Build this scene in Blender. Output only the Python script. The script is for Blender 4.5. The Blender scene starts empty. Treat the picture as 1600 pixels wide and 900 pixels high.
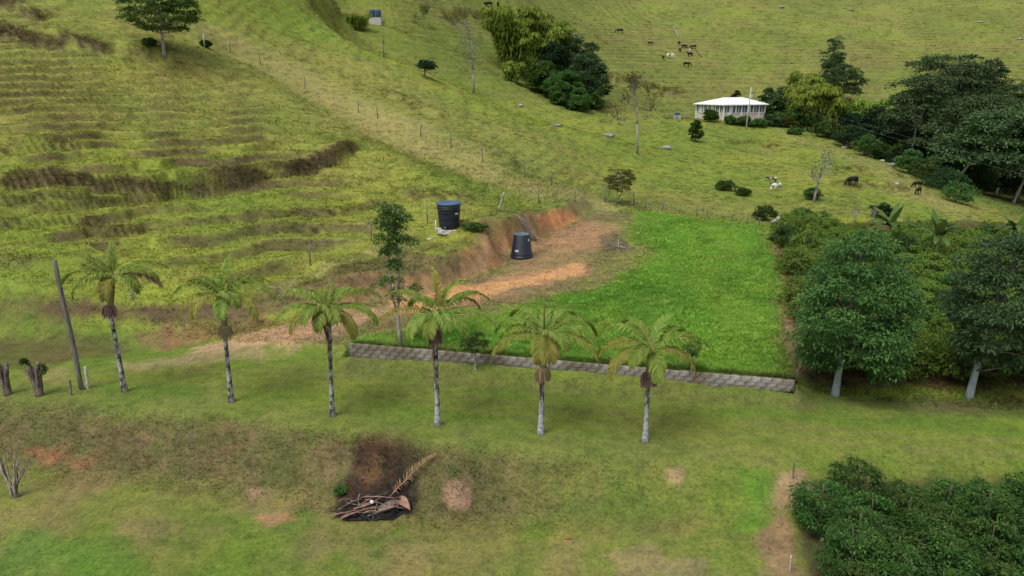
import bpy, math, random
import numpy as np
from mathutils import Vector, Matrix, Euler

# ------------------------------------------------------------------ camera, sky, sun, exposure
scene = bpy.context.scene
COL = scene.collection
CAM_H = 12.0
PITCH = math.radians(16.0)
FPX = 1100.0                                   # focal length in photograph pixels (1600 wide)
CP, SP = math.cos(PITCH), math.sin(PITCH)
cam_d = bpy.data.cameras.new('camera')
cam_d.sensor_width = 36.0
cam_d.lens = FPX / 1600.0 * 36.0
cam_d.clip_start = 0.1
cam_d.clip_end = 5000.0
cam = bpy.data.objects.new('camera', cam_d)
COL.objects.link(cam)
cam.location = (0, 0, CAM_H)
cam.rotation_euler = (math.pi / 2 - PITCH, 0, 0)
scene.camera = cam

SUN_EL, SUN_AZ = math.radians(60), math.radians(-140)      # azimuth from +Y towards +X
world = bpy.data.worlds.new('World')
scene.world = world
world.use_nodes = True
wn = world.node_tree.nodes
wl = world.node_tree.links
bg = wn['Background']
sky = wn.new('ShaderNodeTexSky')
sky.sky_type = 'NISHITA'
sky.sun_disc = False
sky.sun_elevation = SUN_EL
sky.sun_rotation = SUN_AZ
sky.air_density = 1.0
sky.dust_density = 4.0
sky.ozone_density = 1.0
hs = wn.new('ShaderNodeHueSaturation')         # an overcast sky: the blue mostly gone
hs.inputs['Saturation'].default_value = 0.30
wl.new(sky.outputs['Color'], hs.inputs['Color'])
wl.new(hs.outputs['Color'], bg.inputs['Color'])
bg.inputs['Strength'].default_value = 0.145

sun_d = bpy.data.lights.new('sun', 'SUN')
sun_d.energy = 1.3
sun_d.angle = math.radians(26)
sun_d.color = (1.0, 0.96, 0.9)
sun = bpy.data.objects.new('sun', sun_d)
COL.objects.link(sun)
sd = Vector((math.sin(SUN_AZ) * math.cos(SUN_EL), math.cos(SUN_AZ) * math.cos(SUN_EL), math.sin(SUN_EL)))
sun.rotation_euler = sd.to_track_quat('Z', 'Y').to_euler()

vs = scene.view_settings
vs.view_transform = 'Standard'
vs.look = 'None'
vs.exposure = 0.30
vs.gamma = 1.0
vs.use_curve_mapping = False
scene.cycles.max_bounces = 5
scene.cycles.diffuse_bounces = 3
scene.cycles.glossy_bounces = 2
scene.cycles.transparent_max_bounces = 8

# ------------------------------------------------------------------ small maths
def ray(px, py):
    a = (px - 800.0) / FPX
    b = (py - 450.0) / FPX
    return a, CP - b * SP, -SP - b * CP

def at_y(px, py, Y):
    a, dy, dz = ray(px, py)
    t = Y / dy
    return (a * t, Y, CAM_H + dz * t)

def at_z(px, py, z):
    a, dy, dz = ray(px, py)
    t = (z - CAM_H) / dz
    return (a * t, dy * t, z)

def sstep(a, b, x):
    t = np.clip((x - a) / (b - a), 0, 1)
    return t * t * (3 - 2 * t)

_TAB = np.random.default_rng(12345).random((257, 257)).astype(np.float32)
_TAB[256] = _TAB[0]; _TAB[:, 256] = _TAB[:, 0]
_TABF = _TAB.ravel()
def noise2(x, y, seed=0):
    """value noise on a table of random numbers"""
    x = np.asarray(x, float) + (seed * 37.71) % 256; y = np.asarray(y, float) + (seed * 91.37) % 256
    ix = np.floor(x); iy = np.floor(y)
    fx = (x - ix).astype(np.float32); fy = (y - iy).astype(np.float32)
    k = (ix.astype(np.int32) & 255) * 257 + (iy.astype(np.int32) & 255)
    ux = fx * fx * (3 - 2 * fx); uy = fy * fy * (3 - 2 * fy)
    a = _TABF[k]; b = _TABF[k + 257]; c = _TABF[k + 1]; d = _TABF[k + 258]
    return (a + (b - a) * ux) * (1 - uy) + (c + (d - c) * ux) * uy

def fbm(x, y, seed=0, octv=3, gain=0.5):
    s = 0.0; amp = 1.0; tot = 0.0
    for k in range(octv):
        s = s + amp * noise2(x * 2 ** k + 17.3 * k, y * 2 ** k - 9.1 * k, seed + k * 31)
        tot += amp; amp *= gain
    return s / tot

def poly_sd(X, Y, poly):
    """signed distance, positive inside"""
    P = np.asarray(poly, float)
    d2 = np.full(X.shape, 1e18); ins = np.zeros(X.shape, bool)
    n = len(P)
    for i in range(n):
        x0, y0 = P[i]; x1, y1 = P[(i + 1) % n]
        ex, ey = x1 - x0, y1 - y0
        t = np.clip(((X - x0) * ex + (Y - y0) * ey) / (ex * ex + ey * ey + 1e-12), 0, 1)
        d2 = np.minimum(d2, (X - x0 - t * ex) ** 2 + (Y - y0 - t * ey) ** 2)
        c = ((y0 > Y) != (y1 > Y))
        with np.errstate(divide='ignore', invalid='ignore'):
            ins ^= c & (X < (x1 - x0) * (Y - y0) / (y1 - y0 + 1e-15) + x0)
    return np.where(ins, 1, -1) * np.sqrt(d2)

def line_d(X, Y, line):
    """distance to polyline and side (+ on the left of its direction)"""
    P = np.asarray(line, float)
    best = np.full(X.shape, 1e18); side = np.zeros(X.shape); tt = np.zeros(X.shape)
    for i in range(len(P) - 1):
        x0, y0 = P[i]; x1, y1 = P[i + 1]
        ex, ey = x1 - x0, y1 - y0
        t = np.clip(((X - x0) * ex + (Y - y0) * ey) / (ex * ex + ey * ey + 1e-12), 0, 1)
        d = (X - x0 - t * ex) ** 2 + (Y - y0 - t * ey) ** 2
        s = np.sign(ex * (Y - y0) - ey * (X - x0))
        m = d < best
        best = np.where(m, d, best); side = np.where(m, s, side); tt = np.where(m, (i + t) / (len(P) - 1), tt)
    return np.sqrt(best), side, tt

# ------------------------------------------------------------------ terrain height
HILL = [  # pixel column, pixel row, distance ahead: natural slope of the hills
 (0,470,33),(0,400,37.5),(0,290,44.5),(0,220,50),(0,150,57),(0,60,66.5),(0,0,73),
 (120,470,34.2),(120,380,40),(120,280,47),(120,180,56.5),(120,80,67),(120,0,76),
 (250,470,35.2),(250,400,39.5),(250,300,47.5),(250,200,57.5),(250,85,71),(250,0,84),
 (350,462,36.2),(350,380,42.2),(350,280,51),(350,180,63),(350,80,80),(350,0,97),
 (450,462,37),(450,400,42),(450,330,48),(450,270,54.5),(450,200,65),(450,100,86),(450,30,108),
 (530,440,36.6),(530,380,43.5),(530,300,52),(530,230,61),(530,150,80),(530,60,112),(530,64,128),(530,46,150),(530,10,185),
 (600,400,41.2),(600,345,47),(600,250,59),(600,180,74),(600,95,106),(600,101,124),(600,84,142),(600,40,165),(600,0,190),
 (665,250,62),(670,330,49),(680,180,80),(680,120,112),(680,127,128),(680,112,148),(680,60,185),(680,0,215),
 (750,270,60),(750,200,80),(750,152,110),(750,159,128),(750,142,148),(750,100,172),(750,60,195),(750,0,245),
 (830,285,62),(830,230,78),(830,185,108),(830,191,128),(830,160,152),(830,130,172),(830,60,225),(830,0,285),
 (900,290,68),(900,240,86),(900,203,112),(900,168,160),(900,130,200),(900,60,262),(900,0,322),
 (1000,290,80),(1000,250,100),(1000,215,127),(1000,180,162),(1000,140,212),(1000,80,268),(1000,0,352),
 (1080,310,78),(1080,260,103),(1080,215,134),(1080,187,164),(1080,140,215),(1080,70,280),(1080,0,356),
 (1150,312,78),(1150,280,95),(1150,232,130),(1150,191,160),(1150,185,172),(1150,138,222),(1150,90,268),(1150,0,362),
 (1230,310,80),(1230,265,106),(1230,215,146),(1230,195,165),(1230,140,222),(1230,60,300),(1230,0,366),
 (1300,312,80),(1300,270,105),(1300,232,135),(1300,214,150),(1300,120,245),(1300,60,305),(1300,0,372),
 (1400,345,72),(1400,310,90),(1400,264,122),(1420,110,255),(1420,0,376),
 (1480,345,78),(1480,306,103),(1540,346,86),
 (1590,130,250),(1590,60,315),(1590,0,380),
]
HILL_W = [  # world points: (x, y, z)
 # lane and lower ground
 (-40,26,0.3),(-28,29,0.2),(-20,30,0.1),(-30,34,1.7),(-14,31.5,0.1),(-8,32,0.1),(-2,31,0.1),(4,29.5,0.1),(12,28.2,0.1),
 (-34,15,0),(0,15,0),(30,15,-0.6),(-18,22,0),(5,22,0),(20,24,-0.1),(30,25,-0.2),(45,24,-0.8),(60,22,-1.5),
 (-10,36,0.9),(-3,36,1.0),(5,36,0.8),(12,34,0.5),(16,32,0.2),
 (0,45,1.5),(8,45,1.4),(14,44,1.0),(18,46,0.6),(8,55,1.6),(14,55,1.4),(2,54,2.5),(20,57,0.6),
 (20,32,0),(28,32,-0.2),(40,34,-0.9),(25,42,-0.1),(35,45,-0.5),(25,52,0.0),(35,55,-0.5),(45,48,-1.2),(50,58,-1.8),(60,40,-2.4),
 # valley on the right behind the house spur
 (80,95,-8),(95,100,-9),(92,130,-8),(110,150,-9),(85,150,-6),(80,172,-3),(95,175,-4),(110,200,2),(130,130,-6),(150,180,0),(85,200,3),(140,230,10),
 (75,70,-5),(100,60,-6),
 # mound with the tank and the natural slope behind the cutting
 (-4.0,44.6,3.15),(-2.0,44.2,3.05),(-4.5,42.5,2.9),(-2.0,42.8,2.5),(-6.2,42.0,2.5),(-1.0,46.5,3.1),(0.5,50,3.1),(2.6,53,2.9),(-3.0,48.5,3.6),(4.5,57,2.6),
 # beyond the picture
 (-60,30,3),(-60,45,9),(-70,60,18),(-80,80,30),(-60,95,38),(-40,130,46),(0,160,45)if False else (-55,140,52),(-90,110,45),
 (-50,15,-0.5),(-100,30,8),(-100,140,62),(-60,200,75),(-20,260,70),(-120,220,90),
 (-60,380,110),(40,460,100),(160,460,95),(300,460,105),(-200,460,150),(300,250,30),(260,150,12),(220,90,0),(400,300,60),(150,60,-6),(90,30,-3),(0,560,130),(300,560,140),(-250,300,130),
]
_ctl = np.array([at_y(*p) for p in HILL] + HILL_W, float)
def _tps_fit(P):
    S = 50.0
    A = P[:, :2] / S
    n = len(A)
    r2 = ((A[:, None, :] - A[None, :, :]) ** 2).sum(-1)
    K = np.where(r2 > 0, 0.5 * r2 * np.log(r2 + 1e-20), 0) + np.eye(n) * 2e-4
    Q = np.c_[np.ones(n), A]
    M = np.zeros((n + 3, n + 3)); M[:n, :n] = K; M[:n, n:] = Q; M[n:, :n] = Q.T
    w = np.linalg.solve(M, np.r_[P[:, 2], 0, 0, 0])
    return A, w, S
_A, _w, _S = _tps_fit(_ctl)
def hill_z(X, Y):
    x = np.ravel(X) / _S; y = np.ravel(Y) / _S
    n = len(_A)
    z = _w[n] + _w[n + 1] * x + _w[n + 2] * y
    for i in range(n):
        r2 = (x - _A[i, 0]) ** 2 + (y - _A[i, 1]) ** 2 + 1e-12
        z += _w[i] * 0.5 * r2 * np.log(r2)
    return z.reshape(np.shape(X))

# wall line (front foot of the block wall), lane on the camera's side
WL = np.array(at_z(546, 562, 0.0)[:2]); WR = np.array(at_z(1240, 614, 0.25)[:2])
_wd = (WR - WL) / np.linalg.norm(WR - WL)
_wn = np.array([-_wd[1], _wd[0]])              # uphill
if _wn[1] < 0: _wn = -_wn
WALL_LEN = float(np.linalg.norm(WR - WL))
WALL_TOP = 0.78

def lane_z(X, Y):
    return 0.012 * (X + 8) + 0.012 * (Y - 28) * 0

# level platform: driveway, clearing and lush plot behind the wall
def _pz(lst): return [(at_z(px, py, z)[0], at_z(px, py, z)[1], z) for px, py, z in lst]
PLAT = _pz([(548,548,0.72),(900,578,0.70),(1238,602,0.70),(1232,520,0.85),(1215,430,1.1),(1200,366,1.25),(1100,346,1.35),(1000,333,1.45),(930,328,1.5),
            (905,343,1.45),(862,362,1.4),(838,374,1.35),(800,391,1.3),(775,393,1.3),(796,413,1.2),(745,430,1.05),(716,446,0.95),
            (640,470,0.8),(560,474,0.65),(480,500,0.4),(420,522,0.25),(330,545,0.1),(250,552,0.05),(200,566,0.0),(330,566,0.02),(450,540,0.2),(520,540,0.45)])
PLAT_XY = [(p[0], p[1]) for p in PLAT]
_pp = np.array(PLAT + _pz([(800,480,1.0),(1000,480,0.95),(1100,420,1.15),(815,402,1.3),(950,380,1.35),(700,500,0.85)]))
_pa = np.c_[np.ones(len(_pp)), _pp[:, 0], _pp[:, 1], _pp[:, 0] ** 2, _pp[:, 1] ** 2, _pp[:, 0] * _pp[:, 1]]
_pc = np.linalg.lstsq(_pa, _pp[:, 2], rcond=None)[0]
def plat_z(X, Y):
    return _pc[0] + _pc[1] * X + _pc[2] * Y + _pc[3] * X * X + _pc[4] * Y * Y + _pc[5] * X * Y

# bank between the lane and the lower lawn: crest line in the picture, drop
BANK = np.array([at_z(px, py, z)[:2] for px, py, z in
        [(-400,585,0),(0,618,0),(200,640,0),(400,655,0),(560,680,0),(700,702,0),(850,712,0),(1000,722,0),(1100,727,0),(1180,725,0),(1240,715,0),(1320,712,0),(1500,722,0),(1700,735,0),(2200,760,0)]])
def bank_drop(X, Y):
    d, s, t = line_d(X, Y, BANK)
    d = -s * d                                   # + towards the camera
    depth = 1.55 - 0.75 * sstep(-3, 7, X) + 0.6 * sstep(9, 13, X)
    gentle = np.clip(sstep(4.5, 8.5, X) * (1 - sstep(9, 12, X)), 0, 1)
    wdt = 2.5 - 0.6 * sstep(-3, 6, X) + 2.5 * gentle
    rough = 0.35 * (fbm(X * .7, Y * .7, 5) - .5)
    return depth * sstep(-.25, 1, (d + rough) / wdt * 1.0) + 0.02 * np.clip(d - wdt, 0, 30)

def scarp_list():
    return [
     # picture polyline on the hill, height, half width, strength of bare soil
     ([(-60,300),(60,292),(160,300),(250,300),(330,290),(400,275),(470,262),(530,247),(582,228)], .9, .40, 1.0),
     ([(-60,325),(80,322),(150,318),(210,305),(260,308)], .6, .40, .6),
     ([(-60,350),(40,348),(110,345),(170,362),(230,352)], .5, .36, .6),
     ([(-60,410),(60,408),(140,418),(190,400)], .5, .4, .5),
     ([(-60,12),(0,18),(40,26),(85,34)], .8, .6, 1.0),
     ([(-60,40),(0,50),(60,62),(120,74),(180,84)], .8, .55, 1.0),
     ([(180,84),(260,92),(330,118),(352,128)], .6, .5, .45),
     ([(-60,235),(0,238),(90,240),(150,245)], .4, .35, .5),
     ([(360,345),(450,335),(560,330),(640,318)], .35, .35, .5),
     ([(400,360),(520,355),(600,352)], .3, .3, .35),
     ([(620,300),(690,305),(740,312)], .35, .4, .5),
     ([(560,270),(640,275),(680,282)], .3, .4, .35),
     ([(590,140),(650,170),(690,185)], .6, .7, .35),
     ([(930,110),(960,126),(1010,138),(1075,148)], 2.2, 1.6, 1.0),
     ([(690,28),(720,22),(760,22)], 1.2, 1.2, .9),
     ([(465,0),(520,20),(565,32)], 1.0, 1.0, .6),
     ([(1570,126),(1620,134),(1660,136)], 1.6, 1.2, .8),
     ([(1130,225),(1180,222),(1240,238)], .5, .8, .5),
     ([(1290,262),(1360,268),(1420,278)], .4, .7, .5),
     ([(1290,285),(1370,290),(1430,298)], .4, .7, .5),
    ]
SCARPS = []          # filled below: world polyline, height, half width, soil

TROUGH = []
def raw_z(X, Y):
    """terrain without the fine terracettes"""
    X = np.asarray(X, float); Y = np.asarray(Y, float)
    zh = hill_z(X, Y)
    # long-wave roughness of the slopes
    rough = sstep(36, 60, Y)
    zh = zh + rough * (1.0 * (fbm(X / 16, Y / 16, 3) - .5) * np.clip(Y / 110, .45, 1.6))
    # swale between the terraced nose and the spur, where the dry track runs
    if TROUGH:
        d, s, t = line_d(X, Y, TROUGH)
        k = sstep(0, .12, t) * sstep(1, .8, t)
        zh = zh - k * (1.0 * np.exp(-(d / 3.2) ** 2)) + k * .55 * np.exp(-((s * d - 6.0) / 3.5) ** 2) + k * .4 * np.exp(-((s * d + 6.5) / 4.0) ** 2)
    # camera side of the wall line -> lane
    rel = (X - WL[0]) * _wn[0] + (Y - WL[1]) * _wn[1]
    lane = sstep(1.6, -1.0, rel)
    z = zh * (1 - lane) + lane_z(X, Y) * lane
    # platform
    sdp = poly_sd(X, Y, PLAT_XY)
    along = (X - WL[0]) * _wd[0] + (Y - WL[1]) * _wd[1]
    atwall = (rel < 2.5) & (along > -.2) & (along < WALL_LEN + .2)
    wob = .5 * (fbm(X * .9, Y * .9, 11) - .5)
    m_soft = sstep(-1.15, 0.1, sdp + wob)
    m = m_soft
    zp = plat_z(X, Y)
    z = z * (1 - m) + zp * m
    # the wall step: sharp just behind the face of the blocks
    inw = (along > 0) & (along < WALL_LEN)
    front = sstep(.26, .10, rel)
    zw = lane_z(X, Y) * front + np.maximum(zp, .66) * (1 - front)
    kw = np.where(inw, sstep(2.2, .6, rel) * sstep(-.7, -.3, rel), 0)
    z = z * (1 - kw) + zw * kw
    # bank
    nearcam = sstep(1.5, 0.0, rel)
    z = z - bank_drop(X, Y) * nearcam
    # pit beside the tank
    px_, py_ = PIT
    dp = np.hypot((X - px_) / 1.15, (Y - py_) / .85)
    z = z - .40 * sstep(1.0, .7, dp)
    return z
PIT = at_z(679, 375, 2.6)[:2]

def march(px, py, zf, y0=8.0, y1=560.0):
    ys = np.geomspace(y0, y1, 1400)
    a, dy, dz = ray(px, py)
    X = a * ys / dy; Z = CAM_H + dz * ys / dy
    g = zf(X, ys)
    hit = np.nonzero(Z <= g)[0]
    if not len(hit):
        return float(X[-1]), float(ys[-1]), float(Z[-1])
    i = max(1, hit[0])
    f0 = Z[i - 1] - g[i - 1]; f1 = Z[i] - g[i]
    t = f0 / (f0 - f1 + 1e-12)
    y = ys[i - 1] + (ys[i] - ys[i - 1]) * t
    return float(a * y / dy), float(y), float(g[i - 1] + (g[i] - g[i - 1]) * t)

TROUGH = [march(px, py, raw_z)[:2] for px, py in [(300,45),(380,85),(450,118),(510,152),(570,186),(660,232),(760,272),(850,298)]]
for pl, h, w, soil in scarp_list():
    SCARPS.append(([march(px, py, raw_z)[:2] for px, py in pl], h, w, soil))

def terrace_fields(X, Y):
    """height with scarps and cattle terracettes; also where their bare risers are"""
    global RAWZ
    z = raw_z(X, Y)
    RAWZ = z.copy()
    riser = np.zeros_like(z)
    for pl, h, w, soil in SCARPS:
        P = np.array(pl)
        lo = P.min(0) - 14; hi = P.max(0) + 14
        m = (X > lo[0]) & (X < hi[0]) & (Y > lo[1]) & (Y < hi[1])
        if not m.any(): continue
        x = X[m]; y = Y[m]
        wob = (fbm(x / 3.2, y / 3.2, 21, 2) - .5) * 2.6 * w
        d, s, t = line_d(x, y, pl)
        endf = sstep(0, .1, t) * sstep(1, .9, t) * sstep(14, 6, d)
        dd = s * d + wob
        up = sstep(-w, w, dd) * np.exp(-np.clip(dd, 0, 30) / 5.0)
        dn = -(.35) * sstep(w, -w, dd) * np.exp(-np.clip(-dd, 0, 30) / 3.0)
        z[m] += 1.1 * h * (up + dn) * endf * (.35 + 1.2 * fbm(x / 4, y / 4, 23, 2))
        brk = sstep(.40 - .16 * soil, .60 - .12 * soil, fbm(x / 1.5, (y + 2.2 * h * up) / 1.5, 24, 3))
        riser[m] = np.maximum(riser[m], soil * endf * np.exp(-(dd / (w * 1.1)) ** 2) * brk)
    # cattle terracettes follow the contours
    rel = (X - WL[0]) * _wn[0] + (Y - WL[1]) * _wn[1]
    hillm = sstep(3.0, 7.0, rel) * sstep(.3, 2.0, -poly_sd(X, Y, PLAT_XY))
    hillm = hillm * (1 - sstep(10, 14, X) * sstep(66, 58, Y))
    farm = sstep(60, 160, Y)
    step = .62 + .75 * farm
    sc2 = np.clip(Y / 60, 1, 5)
    h = z / step + 1.5 * fbm(X / (13 * sc2), Y / (13 * sc2), 41, 2) + .26 * fbm(X / (2.7 * sc2), Y / (2.7 * sc2), 42, 2) + .7 * sstep(60, 85, Y) * fbm(X / (7 * sc2), Y / (7 * sc2), 46, 2)
    f = h - np.floor(h)
    prof = np.where(f < .64, f * .16, .1024 + .8976 * sstep(.64, .98, f))
    left = sstep(2, -8, X - (-6 + (Y - 45) * -.25)) * sstep(75, 55, Y)
    amp = hillm * np.clip(.22 + .80 * left + .85 * sstep(135, 210, Y), 0, 1.1) * (.7 + .6 * sstep(.35, .65, fbm(X / 9, Y / 9, 44, 2)))
    amp = np.clip(amp, 0, 1.1)
    z = z + amp * step * (prof - f) * 1.0
    brk = sstep(.30, .62, fbm(X / (3.2 * sc2), Y / (3.2 * sc2), 45, 2))
    rr = sstep(.5, .68, f) * sstep(1.0, .86, f) * amp * brk
    global RIST
    RIST = rr
    # tussocks and general unevenness
    sc = np.clip(Y / 45, .6, 4)
    z = z + hillm * .16 * sc ** .6 * (fbm(X / (.8 * sc), Y / (.8 * sc), 51, 3) - .5)
    z = z + (1 - hillm) * .05 * (fbm(X / .9, Y / .9, 52, 3) - .5)
    return z, riser, hillm, sstep(.30, .0, f) * amp

def gz(x, y):
    return float(grid_z(x, y))
def hit(px, py):
    """point of the ground seen at a picture position"""
    return march(px, py, grid_z, 10.0, 555.0)
def stand(px, Y, py_guess=300):
    """a place at a given distance ahead, in the direction of a picture column"""
    a, dy, dz = ray(px, py_guess)
    x = a * Y / dy
    return (x, Y, gz(x, Y))
def height_to(px, py, p):
    """how tall a thing standing at p is if its top is seen at row py"""
    a, dy, dz = ray(px, py)
    return CAM_H + dz * p[1] / dy - p[2]

# ------------------------------------------------------------------ material helpers
def new_mat(name):
    m = bpy.data.materials.new(name)
    m.use_nodes = True
    nt = m.node_tree
    b = nt.nodes['Principled BSDF']
    return m, nt, b
def N(nt, typ, **kw):
    n = nt.nodes.new(typ)
    for k, v in kw.items(): setattr(n, k, v)
    return n
def ramp(nt, stops):
    r = nt.nodes.new('ShaderNodeValToRGB')
    e = r.color_ramp.elements
    while len(e) < len(stops): e.new(.5)
    for i, (p, c) in enumerate(stops):
        e[i].position = p
        e[i].color = (*c, 1) if len(c) == 3 else c
    return r
def mixc(nt, fac, a, b, blend='MIX'):
    m = nt.nodes.new('ShaderNodeMix'); m.data_type = 'RGBA'; m.blend_type = blend
    for s, v in ((0, fac), (6, a), (7, b)):
        if hasattr(v, 'is_linked') or hasattr(v, 'links'): nt.links.new(v, m.inputs[s])
        else: m.inputs[s].default_value = v if s == 0 else (*v, 1)
    return m.outputs[2]

def simple(name, c1, c2=None, scale=6.0, rough=.8, bump=0.0, spec=.2, detail=4.0, stops=None, stretch=None, rnd=0.0, metal=0.0, place=None):
    """two-tone noisy surface, optional random tint for every object"""
    m, nt, b = new_mat(name)
    tc = N(nt, 'ShaderNodeTexCoord')
    src = tc.outputs['Object']
    if stretch:
        mp = N(nt, 'ShaderNodeMapping'); mp.inputs['Scale'].default_value = stretch
        nt.links.new(src, mp.inputs['Vector']); src = mp.outputs['Vector']
    nz = N(nt, 'ShaderNodeTexNoise'); nz.inputs['Scale'].default_value = scale; nz.inputs['Detail'].default_value = detail
    nt.links.new(src, nz.inputs['Vector'])
    c2 = c2 or tuple(v * .7 for v in c1)
    r = ramp(nt, stops or [(.35, c2), (.65, c1)])
    nt.links.new(nz.outputs['Fac'], r.inputs['Fac'])
    out = r.outputs['Color']
    if rnd:
        oi = N(nt, 'ShaderNodeObjectInfo')
        mr = N(nt, 'ShaderNodeMapRange'); mr.inputs[3].default_value = 1 - rnd; mr.inputs[4].default_value = 1 + rnd
        nt.links.new(oi.outputs['Random'], mr.inputs[0])
        cc = N(nt, 'ShaderNodeCombineColor')
        for i in range(3): nt.links.new(mr.outputs[0], cc.inputs[i])
        out = mixc(nt, 1.0, out, cc.outputs[0], 'MULTIPLY')
    if place:                                  # stains that run on from piece to piece
        ge = N(nt, 'ShaderNodeNewGeometry'); n2 = N(nt, 'ShaderNodeTexNoise'); n2.inputs['Scale'].default_value = place[0]; n2.inputs['Detail'].default_value = 5
        nt.links.new(ge.outputs['Position'], n2.inputs['Vector'])
        r2 = ramp(nt, [(.38, place[1]), (.62, (1, 1, 1))]); nt.links.new(n2.outputs['Fac'], r2.inputs['Fac'])
        out = mixc(nt, 1.0, out, r2.outputs['Color'], 'MULTIPLY')
    nt.links.new(out, b.inputs['Base Color'])
    b.inputs['Roughness'].default_value = rough
    b.inputs['Specular IOR Level'].default_value = spec
    b.inputs['Metallic'].default_value = metal
    if bump:
        bp = N(nt, 'ShaderNodeBump'); bp.inputs['Strength'].default_value = bump; bp.inputs['Distance'].default_value = .02
        nt.links.new(nz.outputs['Fac'], bp.inputs['Height']); nt.links.new(bp.outputs[0], b.inputs['Normal'])
    return m

def foliage(name, dark, light, young=None, trans=.25, rough=.5, spec=.25):
    """leaves: every leaf has its own age (attribute 'age'), every plant its own tint"""
    m, nt, b = new_mat(name)
    at = N(nt, 'ShaderNodeAttribute', attribute_name='age')
    r = ramp(nt, [(0.0, dark), (.6, light), (1.0, young or tuple(min(1, v * 1.5) for v in light))])
    nt.links.new(at.outputs['Fac'], r.inputs['Fac'])
    oi = N(nt, 'ShaderNodeObjectInfo')
    h = N(nt, 'ShaderNodeHueSaturation')
    m1 = N(nt, 'ShaderNodeMapRange'); m1.inputs[3].default_value = .485; m1.inputs[4].default_value = .515
    m2 = N(nt, 'ShaderNodeMapRange'); m2.inputs[3].default_value = .82; m2.inputs[4].default_value = 1.18
    nt.links.new(oi.outputs['Random'], m1.inputs[0]); nt.links.new(oi.outputs['Random'], m2.inputs[0])
    nt.links.new(m1.outputs[0], h.inputs['Hue']); nt.links.new(m2.outputs[0], h.inputs['Value'])
    nt.links.new(r.outputs['Color'], h.inputs['Color'])
    nt.links.new(h.outputs['Color'], b.inputs['Base Color'])
    b.inputs['Roughness'].default_value = rough
    b.inputs['Specular IOR Level'].default_value = spec
    if trans:
        tr = N(nt, 'ShaderNodeBsdfTranslucent'); nt.links.new(h.outputs['Color'], tr.inputs['Color'])
        mx = N(nt, 'ShaderNodeMixShader'); mx.inputs[0].default_value = trans
        nt.links.new(b.outputs[0], mx.inputs[1]); nt.links.new(tr.outputs[0], mx.inputs[2])
        nt.links.new(mx.outputs[0], nt.nodes['Material Output'].inputs['Surface'])
    return m

# ------------------------------------------------------------------ objects, parts, labels
def link(o): COL.objects.link(o); return o
def mesh(name, verts, faces, mat=None, age=None, smooth=True):
    """verts (n,3); faces: list of lists or an (m,k) array or a list of such arrays"""
    me = bpy.data.meshes.new(name)
    verts = np.asarray(verts, np.float32)
    if isinstance(faces, np.ndarray): faces = [faces]
    if len(faces) and not isinstance(faces[0], np.ndarray):
        me.from_pydata([tuple(map(float, v)) for v in verts], [], [tuple(map(int, f)) for f in faces])
    else:
        faces = [f for f in faces if len(f)]
        idx = np.concatenate([f.ravel() for f in faces]).astype(np.int32)
        tot = np.concatenate([np.full(len(f), f.shape[1]) for f in faces]).astype(np.int32)
        st = np.concatenate([[0], np.cumsum(tot)[:-1]]).astype(np.int32)
        me.vertices.add(len(verts)); me.vertices.foreach_set('co', verts.ravel())
        me.loops.add(len(idx)); me.loops.foreach_set('vertex_index', idx)
        me.polygons.add(len(tot)); me.polygons.foreach_set('loop_start', st); me.polygons.foreach_set('loop_total', tot)
        me.update(calc_edges=True)
    if smooth: me.polygons.foreach_set('use_smooth', np.ones(len(me.polygons), bool))
    if age is not None:
        a = me.attributes.new('age', 'FLOAT', 'POINT'); a.data.foreach_set('value', np.asarray(age, np.float32))
    for mm in (mat if isinstance(mat, (list, tuple)) else [mat] if mat else []): me.materials.append(mm)
    return me
def ob(name, me, parent=None, loc=None, rot=None, scale=None):
    o = link(bpy.data.objects.new(name, me))
    if parent is not None: o.parent = parent
    if loc is not None: o.location = loc
    if rot is not None: o.rotation_euler = rot
    if scale is not None: o.scale = (scale,) * 3 if np.isscalar(scale) else scale
    return o
def tag(o, label, cat, group=None):
    o['label'] = label; o['category'] = cat
    if group: o['group'] = group
    return o
def thing(name, label, cat, loc=(0, 0, 0), rz=0.0, group=None):
    o = ob(name, None, loc=loc, rot=(0, 0, rz)); o.empty_display_size = .1
    return tag(o, label, cat, group)
def structure(o): o['kind'] = 'structure'; return o
def stuff(o): o['kind'] = 'stuff'; return o

class MB:
    """collects shapes for one mesh"""
    def __init__(s): s.v = []; s.f = []; s.n = 0
    def add(s, v, f):
        v = np.asarray(v, float); s.v.append(v); s.f += [[i + s.n for i in q] for q in f]; s.n += len(v)
    def tube(s, pts, rad, seg=6, cap=True):
        v, f = tube(pts, rad, seg, cap); s.add(v, f)
    def box(s, c, size, rot=None):
        sx, sy, sz = (q / 2 for q in size)
        v = np.array([(x, y, z) for x in (-sx, sx) for y in (-sy, sy) for z in (-sz, sz)])
        if rot is not None: v = v @ np.array(rot).T
        s.add(v + np.array(c), [(0,1,3,2),(4,6,7,5),(0,4,5,1),(2,3,7,6),(0,2,6,4),(1,5,7,3)])
    def lathe(s, prof, seg=24, c=(0, 0, 0)):
        v = []; f = []
        for r, z in prof:
            for k in range(seg):
                a = 2 * math.pi * k / seg; v.append((c[0] + r * math.cos(a), c[1] + r * math.sin(a), c[2] + z))
        for i in range(len(prof) - 1):
            for k in range(seg):
                k2 = (k + 1) % seg; f.append((i * seg + k, i * seg + k2, (i + 1) * seg + k2, (i + 1) * seg + k))
        s.add(v, f)
    def mesh(s, name, mat, smooth=True): return mesh(name, np.concatenate(s.v), s.f, mat, smooth=smooth)

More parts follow.
